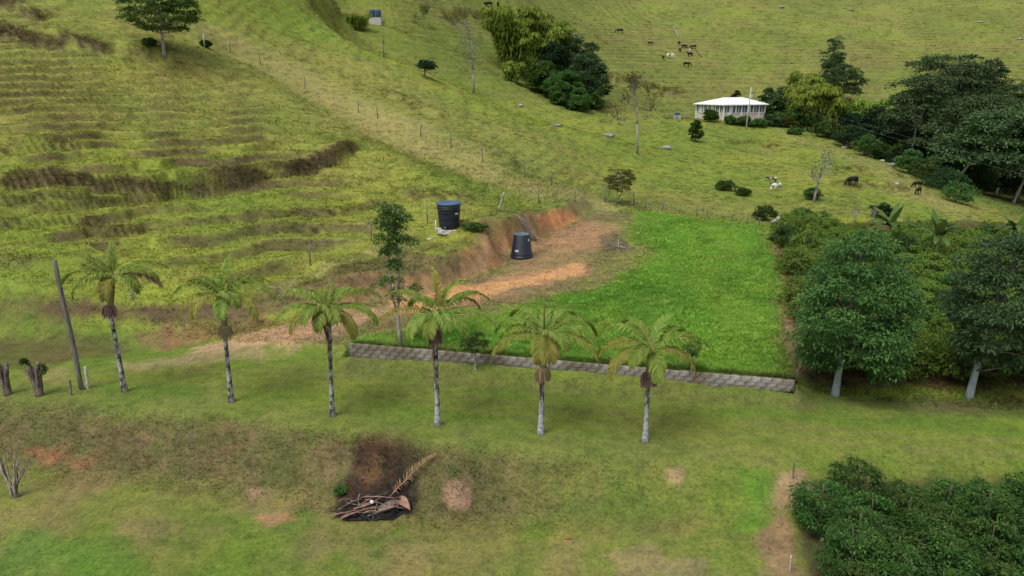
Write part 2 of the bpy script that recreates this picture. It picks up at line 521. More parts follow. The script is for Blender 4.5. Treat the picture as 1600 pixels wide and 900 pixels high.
def tube(pts, rad, seg=6, cap=True):
    P = np.asarray(pts, float); n = len(P)
    rad = np.broadcast_to(np.asarray(rad, float), (n,))
    T = np.gradient(P, axis=0); T /= np.linalg.norm(T, axis=1)[:, None] + 1e-12
    ref = np.array([0, 0, 1.0]) if abs(T[0][2]) < .9 else np.array([1.0, 0, 0])
    v = []
    u = np.cross(T[0], ref); u /= np.linalg.norm(u)
    ang = np.arange(seg) * 2 * math.pi / seg
    for i in range(n):
        u = u - T[i] * u.dot(T[i]); u /= np.linalg.norm(u) + 1e-12
        w = np.cross(T[i], u)
        v.append(P[i] + rad[i] * (np.cos(ang)[:, None] * u + np.sin(ang)[:, None] * w))
    v = np.concatenate(v)
    f = [(i * seg + k, i * seg + (k + 1) % seg, (i + 1) * seg + (k + 1) % seg, (i + 1) * seg + k) for i in range(n - 1) for k in range(seg)]
    if cap: f += [tuple(range(seg))[::-1], tuple((n - 1) * seg + k for k in range(seg))]
    return v, f
def bez(p0, p1, p2, n=6):
    t = np.linspace(0, 1, n)[:, None]
    return (1 - t) ** 2 * np.array(p0) + 2 * t * (1 - t) * np.array(p1) + t * t * np.array(p2)
def unit(v):
    v = np.asarray(v, float); return v / (np.linalg.norm(v, axis=-1, keepdims=True) + 1e-12)

def leaves(p, d, L, W, rng, droop=.25):
    """one bent quad for every leaf: base p, direction d"""
    n = len(p); d = unit(d)
    L = np.broadcast_to(L, (n,))[:, None]; W = np.broadcast_to(W, (n,))[:, None]
    up = unit(np.c_[rng.normal(0, .35, n), rng.normal(0, .35, n), np.ones(n)])
    s = unit(np.cross(d, up))
    nn = np.cross(s, d)
    mid = p + d * L * .5 + nn * L * .08
    tip = p + d * L + np.array([0, 0, -1.0]) * L * droop
    v = np.stack([p, mid + s * W * .5, tip, mid - s * W * .5], 1).reshape(-1, 3)
    f = np.arange(4 * n).reshape(n, 4)
    return v, f

# ------------------------------------------------------------------ the ground
NX, NY = 720, 900
_s = np.linspace(-1.0, 1.0, NX)
_y = np.geomspace(9.5, 560, NY)
GX = (_s[None, :] * (_y[:, None] + 7)); GY = np.repeat(_y[:, None], NX, 1)
GZ, RIS, HILLM, TF = terrace_fields(GX, GY)
def grid_z(x, y):
    x = np.asarray(x, float); y = np.clip(np.asarray(y, float), 9.6, 558)
    fy = np.log(y / 9.5) / math.log(560 / 9.5) * (NY - 1)
    fx = np.clip((x / (y + 7) + 1) / 2 * (NX - 1), 0, NX - 1.001)
    i = np.minimum(fy.astype(int), NY - 2); j = fx.astype(int); v = fy - i; u = fx - j
    return (GZ[i, j] * (1 - u) + GZ[i, j + 1] * u) * (1 - v) + (GZ[i + 1, j] * (1 - u) + GZ[i + 1, j + 1] * u) * v

def region(pts, soft, seed, amp=None, freq=1.0, z=None):
    """soft mask of a patch of ground outlined where it is seen"""
    W = [(hit(px, py) if z is None else at_z(px, py, z))[:2] for px, py in pts]
    P = np.array(W); lo = P.min(0) - 6 * soft - 2; hi = P.max(0) + 6 * soft + 2
    m = (GX > lo[0]) & (GX < hi[0]) & (GY > lo[1]) & (GY < hi[1])
    out = np.zeros_like(GX)
    x = GX[m]; y = GY[m]
    amp = soft * 3 if amp is None else amp
    sdv = poly_sd(x, y, W) + amp * (fbm(x * freq, y * freq, seed, 4, .6) - .5)
    out[m] = sstep(-soft, soft, sdv)
    return out
def strip(pts, width, soft, seed, amp=1.0, freq=1.0):
    W = [hit(px, py)[:2] for px, py in pts]
    P = np.array(W); lo = P.min(0) - width * 4; hi = P.max(0) + width * 4
    m = (GX > lo[0]) & (GX < hi[0]) & (GY > lo[1]) & (GY < hi[1])
    out = np.zeros_like(GX); x = GX[m]; y = GY[m]
    d, s, t = line_d(x, y, W)
    out[m] = sstep(width + soft, width - soft, d + amp * (fbm(x * freq, y * freq, seed, 3) - .5))
    return out
C3 = np.zeros(GX.shape + (3,))
def paint(mask, c, c2=None, seed=0, freq=1.0, octv=3):
    m = mask > .004
    col = np.array(c)
    if c2 is not None:
        k = sstep(.3, .7, fbm(GX[m] * freq, GY[m] * freq, seed, octv))[..., None]
        col = np.array(c) * (1 - k) + np.array(c2) * k
    w = mask[m][..., None]
    C3[m] = C3[m] * (1 - w) + col * w

ONE = np.ones_like(GX)
rel_ = (GX - WL[0]) * _wn[0] + (GY - WL[1]) * _wn[1]
SDP = poly_sd(GX, GY, PLAT_XY)
# pasture
paint(ONE, (.220,.258,.042), (.165,.236,.037), 61, 1 / 9.0)
paint(.55 * sstep(.45, .75, fbm(GX / 22, GY / 14, 62)), (.245,.220,.072))
paint(.35 * sstep(.5, .75, fbm(GX / 6, GY / 4, 63)), (.125,.180,.034))
paint(.35 * sstep(.52, .72, fbm(GX / 2.2, GY / 1.6, 64)), (.215,.170,.060))
paint(.25 * sstep(.55, .72, fbm(GX / 1.1, GY / .9, 65)) * HILLM, (.105,.135,.032))
paint(.5 * TF * HILLM, (.250,.265,.060))
paint(np.clip(.95 * RIST, 0, 1), (.112,.106,.038), (.138,.108,.054), 68, .2)
# far slope: a little greyer, long streaks of dry grass along the contours
farm = sstep(120, 200, GY)
paint(.45 * farm, (.160,.192,.050))
paint(.40 * farm * sstep(.48, .7, fbm(GX / 30, GZ / 2.2, 66)), (.185,.155,.064))
paint(.35 * farm * sstep(.5, .7, fbm(GX / 40, GY / 30, 67)), (.115,.150,.034))
# lawn side of the wall line
cam_side = sstep(1.2, -.3, rel_)
LAWN = cam_side
paint(LAWN, (.132,.184,.031), (.104,.164,.026), 71, .25)
paint(LAWN * .32 * sstep(.45, .7, fbm(GX * .5, GY * .5, 72)), (.180,.165,.055))
bd, bs, bt = line_d(GX, GY, BANK)
bdd = -bs * bd
BANKM = sstep(-.5, .3, bdd + .8 * (fbm(GX * .8, GY * .8, 73) - .5)) * sstep(3.2, 2.1, bdd + 1.2 * (fbm(GX * .7, GY * .7, 74) - .5)) * (.25 * sstep(7.0, 4.0, GX) + .75 * sstep(4.0, -2.5, GX))
paint(BANKM * .88, (.122,.094,.048), (.108,.104,.042), 75, .5)
paint(BANKM * .4 * sstep(.5, .7, fbm(GX * 2.2, GY * 2.2, 76)), (.195,.135,.080))
paint(BANKM * .5 * sstep(.52, .7, fbm(GX * 3, GY * 3, 77)), (.085,.105,.032))
LOW = sstep(1.6, 2.6, bdd)
paint(LOW * .85, (.175,.160,.052), (.140,.165,.038), 78, .35)
paint(LOW * .45 * sstep(.45, .7, fbm(GX * .6, GY * .6, 79)), (.225,.165,.085))
paint(LOW * .7 * sstep(.5, .66, fbm(GX * .45 + 3, GY * .45, 80)), (.095,.160,.022))
# ------------------------------------------------------------------ patches of ground
GREEN = region([(548,545),(720,560),(900,575),(1100,592),(1236,600),(1228,510),(1212,430),(1203,372),(1190,352),(1100,344),(1000,332),(985,350),(980,372),(1010,395),(985,425),(930,450),(850,466),(780,485),(690,510),(600,520),(560,528)], .8, 91, 2.4, .8)
# platform: thin grass over clay
PL = sstep(-.2, .3, SDP)
paint(PL * (1 - LAWN), (.175,.170,.060), (.215,.165,.085), 92, .6)
DIRT = region([(560,478),(640,470),(716,447),(760,440),(790,420),(850,395),(880,370),(930,345),(970,350),(960,375),(930,395),(925,430),(850,452),(760,470),(690,490),(620,500),(560,500)], .5, 93, 1.8, .8)
paint(DIRT * .65, (.330,.190,.105), (.235,.175,.085), 94, .7)
paint(region([(600,462),(716,446),(800,434),(900,412),(925,420),(900,432),(820,448),(700,478),(620,490)], .35, 95, 1.6, 1.0) * .92, (.50,.285,.125), (.43,.235,.125), 96, 1.0)
paint(region([(790,386),(850,372),(905,345),(960,352),(948,385),(880,395)], .5, 97, 2.0, 1.0) * .6, (.40,.215,.125), (.30,.19,.10), 98, 1.2)
paint(region([(930,372),(960,362),(985,375),(975,392),(945,395)], .3, 99, 1.0) * .7, (.13,.115,.06))
paint(region([(400,520),(470,500),(560,480),(600,490),(560,510),(470,530),(400,545),(330,552),(300,545)], .35, 101, 1.2, 1.1) * .88, (.50,.320,.195), (.40,.27,.15), 102, .9)
paint(region([(180,565),(300,552),(420,540),(500,520),(560,505),(540,525),(420,556),(300,572),(200,585)], .4, 103, 1.6, .9) * .6, (.34,.250,.145))
paint(region([(60,580),(100,575),(110,600),(70,600)], .3, 104, 1.0) * .5, (.30,.20,.13))
# lush plot
paint(GREEN, (.168,.312,.052), (.134,.262,.044), 105, .3)
paint(GREEN * .6 * sstep(.5, .7, fbm(GX * .35, GY * .2, 106)), (.225,.335,.060))
paint(GREEN * .55 * sstep(.55, .75, fbm(GX * .6, GY * .4, 108)), (.100,.218,.036))
paint(GREEN * .45 * sstep(.62, .78, fbm(GX * .8, GY * .6, 109)), (.200,.215,.060))
paint(region([(960,340),(1010,345),(1030,400),(960,440),(900,448),(940,410),(990,385)], .8, 107, 1.5) * .35, (.215,.270,.060))
# cut faces: steep ground around the platform, bare red clay
gy_, gx_ = np.gradient(RAWZ)
dx_ = np.gradient(GX, axis=1); dy_ = np.gradient(GY, axis=0)
SL = np.hypot(gx_ / dx_, gy_ / np.maximum(dy_, 1e-6))
CUT = sstep(.32, .62, SL) * sstep(-2.2, -1.2, SDP) * sstep(.8, .2, SDP) * sstep(1.6, 2.6, rel_)
CUT = CUT * sstep(.20, .46, fbm(GX * .55, GY * .55, 111) + .28 * sstep(-9, 0, GX))
paint(CUT * .82, (.300,.150,.082), (.33,.195,.125), 112, .8)
paint(CUT * .55 * sstep(.5, .66, fbm(GX * .9, GY * .9, 116)), (.150,.130,.055))
paint(CUT * .5 * sstep(.5, .7, fbm(GX * 2.5, GY * .8, 113)), (.20,.095,.05))
paint(region([(850,330),(885,327),(905,342),(870,358),(840,350)], .3, 114, .8) * .8, (.47,.215,.085), (.38,.17,.08), 115, 1.1)
# grassy front of the mound
paint(region([(640,392),(700,398),(752,392),(760,360),(740,375),(690,382),(640,380)], .3, 116, .9) * .8, (.110,.105,.035), (.14,.15,.04), 117, 1.2)
# earth cutting at the far left
paint(region([(-20,476),(120,474),(250,478),(330,470),(420,478),(400,500),(300,505),(200,500),(-20,498)], .45, 118, 1.3) * .95, (.095,.066,.042), (.125,.100,.045), 119, 1.0)
EARTH = region([(-20,474),(120,472),(250,476),(330,468),(430,474),(520,450),(560,455),(420,500),(300,505),(200,500),(-20,500)], .3, 137, 1.0)
paint(region([(205,520),(262,505),(330,510),(420,494),(440,505),(330,532),(262,548),(205,535)], .3, 120, 1.4) * .7, (.215,.110,.066), (.160,.105,.058), 121, 1.0)
paint(region([(255,500),(272,500),(272,540),(255,540)], .12, 122, .3) * .6, (.20,.105,.065))
paint(region([(-20,530),(100,520),(200,530),(190,555),(80,572),(-20,575)], .5, 123, 1.4) * .85, (.092,.096,.030), (.098,.075,.038), 124, .6)
paint(region([(300,490),(400,462),(480,440),(560,408),(620,388),(690,402),(740,404),(700,425),(620,440),(540,455),(450,485),(360,505)], .35, 139, 1.2) * .8, (.120,.098,.048), (.145,.105,.060), 140, .7)
# pale track of dry grass along the spur and the path behind the tanks
paint(strip([(330,50),(450,110),(560,175),(640,220),(700,245),(760,272),(830,292),(900,300)], 2.4, 2.2, 125, 2.0, .3) * .62, (.285,.235,.105), (.25,.225,.085), 126, .5)
paint(strip([(420,452),(500,425),(570,398),(630,385)], .5, .35, 127, .5) * .6, (.215,.175,.095))
paint(strip([(760,345),(800,330),(860,322),(930,318),(1010,320)], .7, .5, 128, .6) * .6, (.13,.165,.045))
paint(strip([(900,318),(1010,322),(1100,336),(1200,348)], 1.4, 1.0, 129, 1.2) * .5, (.235,.225,.095))
paint(region([(490,0),(560,50),(620,84),(700,118),(800,152),(900,168),(960,150),(900,110),(760,60),(640,10),(600,-20)], 4, 130, 10, .12) * .6, (.125,.175,.036), (.16,.185,.042), 136, .1)
paint(region([(1040,190),(1130,200),(1200,210),(1150,240),(1080,260),(1030,230)], 3, 131, 8, .2) * .45, (.115,.190,.034))
paint(region([(1080,290),(1300,310),(1400,340),(1250,345),(1120,325)], 2, 132, 6, .2) * .4, (.13,.185,.036))
paint(region([(1210,200),(1400,262),(1540,345),(1500,345),(1390,285),(1290,235)], 2, 133, 4, .2) * .45, (.25,.225,.095))
# bare risers of the scarps and terracettes
paint(np.clip(RIS * 1.15, 0, 1) * (.9 - .45 * sstep(80, 140, GY)), (.112,.086,.050), (.150,.120,.066), 134, .6)
# foreground: burnt heap, straw patches, soil
paint(region([(545,690),(590,672),(640,690),(650,720),(640,775),(580,800),(530,790),(548,740)], .35, 141, 1.6, 1.6) * .92, (.030,.021,.017), (.065,.036,.026), 142, 1.6)
paint(region([(560,680),(600,672),(635,690),(625,706),(570,708)], .25, 143, .9, 1.6) * .8, (.085,.045,.032), (.060,.030,.024), 144, 2.0)
paint(region([(565,730),(590,725),(600,745),(575,765),(555,755)], .2, 145, .9, 2.2) * .6, (.15,.095,.045))
paint(region([(560,755),(640,750),(650,790),(645,808),(560,806),(530,795)], .25, 146, 1.3, 2.2) * .7, (.018,.016,.016), (.035,.028,.026), 147, 2.0)
paint(region([(695,757),(722,752),(735,770),(730,796),(700,798),(690,780)], .10, 148, .35, 1.5) * .92, (.300,.195,.125), (.26,.175,.11), 149, 3.0)
paint(region([(1040,735),(1065,725),(1078,738),(1060,760),(1045,755)], .12, 150, .45, 1.5) * .75, (.30,.21,.13))
paint(region([(1215,745),(1250,735),(1262,760),(1235,800),(1240,850),(1255,905),(1185,905),(1195,840),(1205,790)], .22, 151, .9, 1.2) * .9, (.290,.205,.120), (.225,.150,.085), 152, 1.0)
paint(region([(1160,730),(1205,740),(1200,790),(1180,835),(1150,830),(1165,780)], .35, 153, .8, 1.0) * .7, (.090,.195,.024))
paint(region([(390,805),(450,800),(470,812),(420,820)], .15, 154, .6, 1.6) * .8, (.36,.17,.095), (.29,.185,.10), 155, 1.8)
paint(region([(380,762),(410,757),(420,772),(395,780)], .15, 156, .5, 1.6) * .7, (.27,.175,.12))
paint(region([(40,705),(85,700),(105,715),(70,725)], .2, 157, .9, 1.4) * .75, (.25,.125,.065))
paint(region([(100,720),(150,715),(150,728),(110,730)], .2, 158, .9, 1.4) * .5, (.25,.125,.065))
paint(region([(-20,840),(60,820),(160,850),(220,905),(-20,905)], .6, 159, 1.6, .8) * .75, (.070,.165,.022), (.10,.185,.03), 160, .8)
paint(region([(900,850),(1000,820),(1150,860),(1180,905),(900,905)], .5, 161, 1.6, .8) * .45, (.12,.185,.03))
paint(region([(960,870),(1010,850),(1060,880),(1110,870),(1090,900),(980,900)], .2, 162, 1.2, 1.2) * .5, (.28,.20,.12))
# wheel-worn light band of the lane, darker rim at the wall foot
lane_t = [(-50,590),(200,588),(400,590),(560,600),(700,625),(850,645),(1000,662),(1200,672),(1400,690),(1620,700)]
paint(strip(lane_t, .75, .6, 163, .7, .6) * .5, (.180,.195,.042), (.165,.190,.036), 164, .6)
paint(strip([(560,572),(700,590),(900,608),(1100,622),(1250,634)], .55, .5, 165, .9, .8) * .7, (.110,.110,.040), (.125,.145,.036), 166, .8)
paint(strip([(0,630),(200,632),(380,642),(520,655),(690,675),(850,690),(1010,702),(1180,712)], .8, .6, 167, 1.0, .7) * .5, (.165,.165,.055), (.125,.155,.036), 168, .7)
paint(region([(1240,612),(1600,622),(1700,640),(1600,655),(1400,640),(1250,636)], .5, 169, 1.2, .8) * .75, (.085,.115,.030), (.115,.085,.050), 170, .6)
for dy_px in (-9, 10):
    paint(strip([(px, py + dy_px) for px, py in lane_t], .16, .14, 177 + dy_px, .25, 1.2) * .5, (.165,.155,.060), (.150,.168,.042), 178, .9)
# plantation floor (leaf litter)
paint(region([(1245,596),(1300,606),(1700,612),(1700,420),(1600,350),(1400,348),(1215,352),(1225,440)], .6, 171, 1.2) * .9, (.095,.060,.036), (.075,.085,.030), 172, .8)
paint(region([(1222,470),(1240,480),(1268,575),(1240,590),(1224,520)], .2, 173, .5) * .85, (.300,.215,.130))
paint(region([(1268,760),(1340,742),(1700,765),(1700,960),(1260,960),(1255,830),(1262,780)], .3, 174, .5) * .9, (.070,.052,.034), (.075,.075,.03), 175, 1.0)
# valley floor under the big trees
VAL = sstep(66, 74, GX) * sstep(75, 90, GY) * sstep(210, 185, GY)
paint(VAL * .7, (.085,.130,.032), (.10,.115,.040), 176, .12)
C3 = np.clip(C3, .004, .8)

def ground_material():
    m, nt, b = new_mat('ground_cover')
    at = N(nt, 'ShaderNodeAttribute', attribute_name='cover')
    tc = N(nt, 'ShaderNodeTexCoord')
    def nz(scale, det, rough=.6):
        n = N(nt, 'ShaderNodeTexNoise'); n.inputs['Scale'].default_value = scale; n.inputs['Detail'].default_value = det
        n.inputs['Roughness'].default_value = rough
        nt.links.new(tc.outputs['Object'], n.inputs['Vector']); return n
    n1, n2, n3 = nz(9.0, 5), nz(2.1, 4), nz(.5, 4)
    r1 = ramp(nt, [(.30, (.70,.69,.67)), (.5, (1,1,1)), (.72, (1.28,1.25,1.18))])
    r2 = ramp(nt, [(.30, (.74,.76,.78)), (.5, (1,1,1)), (.7, (1.22,1.18,1.1))])
    r3 = ramp(nt, [(.30, (.85,.88,.9)), (.5, (1,1,1)), (.7, (1.12,1.08,1.0))])
    col = at.outputs['Color']
    for n, r in ((n1, r1), (n2, r2), (n3, r3)):
        nt.links.new(n.outputs['Fac'], r.inputs['Fac']); col = mixc(nt, 1.0, col, r.outputs['Color'], 'MULTIPLY')
    nt.links.new(col, b.inputs['Base Color'])
    b.inputs['Roughness'].default_value = .95
    b.inputs['Specular IOR Level'].default_value = .08
    bp = N(nt, 'ShaderNodeBump'); bp.inputs['Strength'].default_value = .35; bp.inputs['Distance'].default_value = .06
    nt.links.new(n1.outputs['Fac'], bp.inputs['Height']); nt.links.new(bp.outputs[0], b.inputs['Normal'])
    return m
MAT_GROUND = ground_material()

def build_ground():
    du = np.stack([np.gradient(GX, axis=1), np.gradient(GY, axis=1), np.gradient(GZ, axis=1)], -1)
    dv = np.stack([np.gradient(GX, axis=0), np.gradient(GY, axis=0), np.gradient(GZ, axis=0)], -1)
    nrm = unit(np.cross(du, dv))
    V = np.stack([GX, GY, GZ], -1)
    i = np.arange(NY - 1)[:, None] * NX + np.arange(NX - 1)[None, :]
    quads = np.stack([i, i + 1, i + NX + 1, i + NX], -1)
    cy = GY[:-1, :-1]; cx = GX[:-1, :-1]
    crest = 118 + 22 * sstep(-40, 60, cx)
    rid = np.full(cx.shape, 1)                                             # near hillside
    rid[(cy > crest) & (cx < 42)] = 0                                      # far hillside
    rid[(cy > 185 - 0 * cx)] = 0
    rid[(cx > 68) & (cy > 72) & (cy <= 185)] = 5                           # valley
    rid[(SDP[:-1, :-1] > -.1) & (rel_[:-1, :-1] > .1)] = 2                 # terrace
    rid[(cx > 11.5) & (rel_[:-1, :-1] > .1) & (cy < 62) & (rid == 1)] = 6  # plantation floor
    rid[(rel_[:-1, :-1] <= .1)] = 3
    rid[(rid == 3) & (bdd[:-1, :-1] > 0)] = 4
    names = {0: 'far_hillside', 1: 'pasture_hillside', 2: 'terrace', 3: 'grass_lane', 4: 'lower_lawn', 5: 'valley_floor', 6: 'plantation_ground'}
    Vf = V.reshape(-1, 3); Nf = nrm.reshape(-1, 3); Cf = C3.reshape(-1, 3)
    for k, nm in names.items():
        q = quads[rid == k]
        if not len(q): continue
        used, inv = np.unique(q.ravel(), return_inverse=True)
        me = mesh(nm, Vf[used], inv.reshape(-1, 4), MAT_GROUND)
        ca = me.attributes.new('cover', 'FLOAT_COLOR', 'POINT')
        ca.data.foreach_set('color', np.c_[Cf[used], np.ones(len(used))].astype(np.float32).ravel())
        me.normals_split_custom_set_from_vertices(Nf[used])
        structure(ob(nm, me))
build_ground()

# ------------------------------------------------------------------ grass (nobody could count it): instanced tufts
def grass_material():
    m, nt, b = new_mat('grass_blades')
    at = N(nt, 'ShaderNodeAttribute', attribute_name='tint'); at.attribute_type = 'INSTANCER'
    ag = N(nt, 'ShaderNodeAttribute', attribute_name='age')
    r = ramp(nt, [(0, (.72,.74,.8)), (.5, (1.0,1.0,1.0)), (1, (1.45,1.32,1.15))])
    nt.links.new(ag.outputs['Fac'], r.inputs['Fac'])
    c = mixc(nt, 1.0, at.outputs['Color'], r.outputs['Color'], 'MULTIPLY')
    nt.links.new(c, b.inputs['Base Color'])
    b.inputs['Roughness'].default_value = .7; b.inputs['Specular IOR Level'].default_value = .12
    tr = N(nt, 'ShaderNodeBsdfTranslucent'); nt.links.new(c, tr.inputs['Color'])
    mx = N(nt, 'ShaderNodeMixShader'); mx.inputs[0].default_value = .3
    nt.links.new(b.outputs[0], mx.inputs[1]); nt.links.new(tr.outputs[0], mx.inputs[2])
    nt.links.new(mx.outputs[0], nt.nodes['Material Output'].inputs['Surface'])
    return m
MAT_GRASS = grass_material()
def tuft(seed, n=14, h=.3, spread=.22, w=.02, lean=.5):
    rng = np.random.default_rng(seed)
    r = spread * np.sqrt(rng.random(n)); a = rng.random(n) * 6.283
    p = np.c_[r * np.cos(a), r * np.sin(a), np.full(n, -.03)]
    hh = h * rng.uniform(.55, 1.1, n)
    la = a + rng.normal(0, .7, n); ll = lean * hh * rng.uniform(.2, 1.2, n)
    tip = p + np.c_[ll * np.cos(la), ll * np.sin(la), hh]
    mid = p * .5 + tip * .5 + np.c_[np.zeros(n), np.zeros(n), hh * .13]
    s = np.c_[-np.sin(la + rng.normal(0, .9, n)), np.cos(la), np.zeros(n)] * w * .5
    flip = np.cross(2 * s, mid - p)[:, 2] < 0                     # the upper side of every blade faces up
    s = np.where(flip[:, None], -s, s)
    v = np.stack([p - s, p + s, mid + s * .9, tip, mid - s * .9], 1).reshape(-1, 3)
    f = np.arange(5 * n).reshape(n, 5)
    me = mesh('grass_tuft', v, f, MAT_GRASS, age=np.repeat(rng.random(n), 5))
    nr = np.repeat(unit(np.c_[.45 * np.cos(a), .45 * np.sin(a), np.ones(n)]), 5, 0)      # a sward is lit from above
    me.normals_split_custom_set_from_vertices(nr)
    return me
def scatter(name, me, pts, scl, tint, seed=0):
    """tufts on points: kind = stuff"""
    rng = np.random.default_rng(seed)
    src = bpy.data.objects.new('grass_tuft', me)          # not linked: only the shape that the points carry
    pm = bpy.data.meshes.new(name)
    n = len(pts)
    pm.vertices.add(n); pm.vertices.foreach_set('co', np.asarray(pts, np.float32).ravel())
    a = pm.attributes.new('tint', 'FLOAT_COLOR', 'POINT'); a.data.foreach_set('color', np.c_[tint, np.ones(n)].astype(np.float32).ravel())
    a = pm.attributes.new('sc', 'FLOAT_VECTOR', 'POINT'); a.data.foreach_set('vector', np.asarray(scl, np.float32).ravel())
    a = pm.attributes.new('rot', 'FLOAT_VECTOR', 'POINT'); a.data.foreach_set('vector', np.c_[rng.normal(0, .12, n), rng.normal(0, .12, n), rng.random(n) * 6.283].astype(np.float32).ravel())
    o = stuff(ob(name, pm))
    ng = bpy.data.node_groups.new(name, 'GeometryNodeTree')
    ng.interface.new_socket('Geometry', in_out='INPUT', socket_type='NodeSocketGeometry')
    ng.interface.new_socket('Geometry', in_out='OUTPUT', socket_type='NodeSocketGeometry')
    gi = ng.nodes.new('NodeGroupInput'); go = ng.nodes.new('NodeGroupOutput')
    mp = ng.nodes.new('GeometryNodeMeshToPoints')
    ip = ng.nodes.new('GeometryNodeInstanceOnPoints')
    oi = ng.nodes.new('GeometryNodeObjectInfo'); oi.inputs['Object'].default_value = src; oi.inputs['As Instance'].default_value = True
    def attr(nm):
        n_ = ng.nodes.new('GeometryNodeInputNamedAttribute'); n_.data_type = 'FLOAT_VECTOR'; n_.inputs['Name'].default_value = nm; return n_
    s_, r_ = attr('sc'), attr('rot')
    L = ng.links.new
    L(gi.outputs[0], mp.inputs['Mesh']); L(mp.outputs[0], ip.inputs['Points']); L(oi.outputs['Geometry'], ip.inputs['Instance'])
    L(s_.outputs['Attribute'], ip.inputs['Scale']); L(r_.outputs['Attribute'], ip.inputs['Rotation']); L(ip.outputs[0], go.inputs[0])
    md = o.modifiers.new('tufts', 'NODES'); md.node_group = ng
    return o
def sample(mask, n, seed):
    """random spots of the ground, denser nearby as the ground mesh is; position and colour"""
    rng = np.random.default_rng(seed)
    w = (mask[:-1, :-1] * (GX[:-1, :-1] > -.84 * GY[:-1, :-1] - 2) * (GX[:-1, :-1] < .84 * GY[:-1, :-1] + 2)).ravel()
    c = np.searchsorted(np.cumsum(w) / w.sum(), rng.random(n))
    i, j = np.divmod(c, NX - 1); u = rng.random(n); v = rng.random(n)
    def bi(A):
        if A.ndim == 3: uu, vv = u[:, None], v[:, None]
        else: uu, vv = u, v
        return (A[i, j] * (1 - uu) + A[i, j + 1] * uu) * (1 - vv) + (A[i + 1, j] * (1 - uu) + A[i + 1, j + 1] * uu) * vv
    return np.c_[bi(GX), bi(GY), bi(GZ)], bi(C3), rng
def grow(name, me, mask, n, seed, s0, s_dist=None, hvar=(.6, 1.3), tintvar=.14, bright=1.05):
    p, c, rng = sample(mask, n, seed)
    s = s0 * rng.uniform(*hvar, n)
    if s_dist: s = s * np.clip(p[:, 1] / s_dist, .8, 6) ** .8
    sc = np.c_[s, s, s * rng.uniform(.7, 1.25, n)]
    t = c * bright * (1 + rng.normal(0, tintvar, n))[:, None] * (1 + rng.normal(0, .05, (n, 3)))
    return scatter(name, me, p, sc, np.clip(t, .005, 1), seed)
paint(sstep(1.15, .95, np.hypot((GX - PIT[0]) / 1.15, (GY - PIT[1]) / .85)) * .9, (.13,.085,.05), (.10,.08,.04), 138, 2.0)
SOIL = np.clip(DIRT + CUT, 0, 1)
PITM = sstep(1.3, 1.0, np.hypot((GX - PIT[0]) / 1.15, (GY - PIT[1]) / .85))
HILLG = (1 - LAWN) * (1 - PL) * (1 - .92 * CUT) * (1 - PITM) * (1 - .75 * EARTH)
near = sstep(75, 60, GY)
def ruff(seed, n, h, spread, w):
    """brush of dead stalks on a bare riser"""
    return tuft(seed, n, h, spread, w, 1.6)
grow('terrace_grass', tuft(1, 18, .085, .12, .009, 1.7), GREEN * sstep(.2, .5, GREEN + .5 * (fbm(GX * 1.5, GY * 1.5, 182) - .5)) * (rel_ > .17) * (1 + 2.5 * (rel_ < .5)), 85000, 1, 1.0, hvar=(.45, 1.5), tintvar=.08, bright=1.85)
grow('terrace_tussocks', tuft(9, 18, .19, .16, .014, 1.3), GREEN * sstep(.45, .62, fbm(GX * .7, GY * .5, 183)) * (rel_ > .3), 5000, 9, 1.0, hvar=(.45, 1.3), tintvar=.16, bright=1.8)
grow('terrace_thin_grass', tuft(7, 10, .08, .14, .012, .9), PL * (1 - GREEN) * (1 - .8 * DIRT) * (rel_ > .3), 12000, 7, 1.0, bright=1.05)
grow('lawn_grass', tuft(2, 12, .034, .10, .011, 1.4), LAWN * (rel_ < -.05) * (1 + .4 * BANKM), 90000, 2, 1.0, hvar=(.6, 1.4), tintvar=.10, bright=1.02)
grow('bank_grass', tuft(3, 12, .075, .13, .012, 1.4), np.clip(BANKM + .04 * LOW, 0, 1) * (rel_ < -.2), 6500, 3, 1.0, hvar=(.4, 1.3), bright=1.6)
grow('pasture_grass', tuft(4, 14, .12, .30, .024, 2.0), HILLG * near * (1 - .85 * np.clip(RIS, 0, 1)), 30000, 4, 1.0, 48, hvar=(.4, 1.2), bright=1.5)
grow('pasture_tussocks', tuft(5, 20, .22, .28, .026, 1.5), HILLG * (.35 * sstep(.45, .7, fbm(GX / 3, GY / 3, 181)) + TF) * (1 - .9 * np.clip(RIS, 0, 1)), 20000, 5, .7, 60, hvar=(.4, 1.15), tintvar=.15, bright=1.5)
grow('scarp_brush', ruff(8, 16, .15, .24, .020), HILLG * np.clip(RIS, 0, 1) ** 1.5, 9000, 8, .8, 55, hvar=(.4, 1.4), tintvar=.36, bright=1.7)
grow('far_pasture_grass', tuft(6, 14, .20, .42, .05, 1.5), HILLG * (1 - near) * (GY < 420), 55000, 6, .6, 75, hvar=(.4, 1.1), bright=1.15)
along_ = (GX - WL[0]) * _wd[0] + (GY - WL[1]) * _wd[1]
INW = ((along_ > 0) & (along_ < WALL_LEN)).astype(float)
grow('wall_foot_grass', tuft(10, 14, .13, .10, .010, .9), INW * (rel_ > -.4) * (rel_ < -.08) * sstep(.4, .6, fbm(GX * 1.2, GY * 1.2, 185)), 1800, 10, 1.0, hvar=(.5, 1.4), bright=1.05)
grow('wall_top_grass', tuft(11, 14, .18, .10, .011, 1.3), INW * (rel_ > .18) * (rel_ < .45), 2600, 11, 1.0, hvar=(.5, 1.4), bright=1.3)
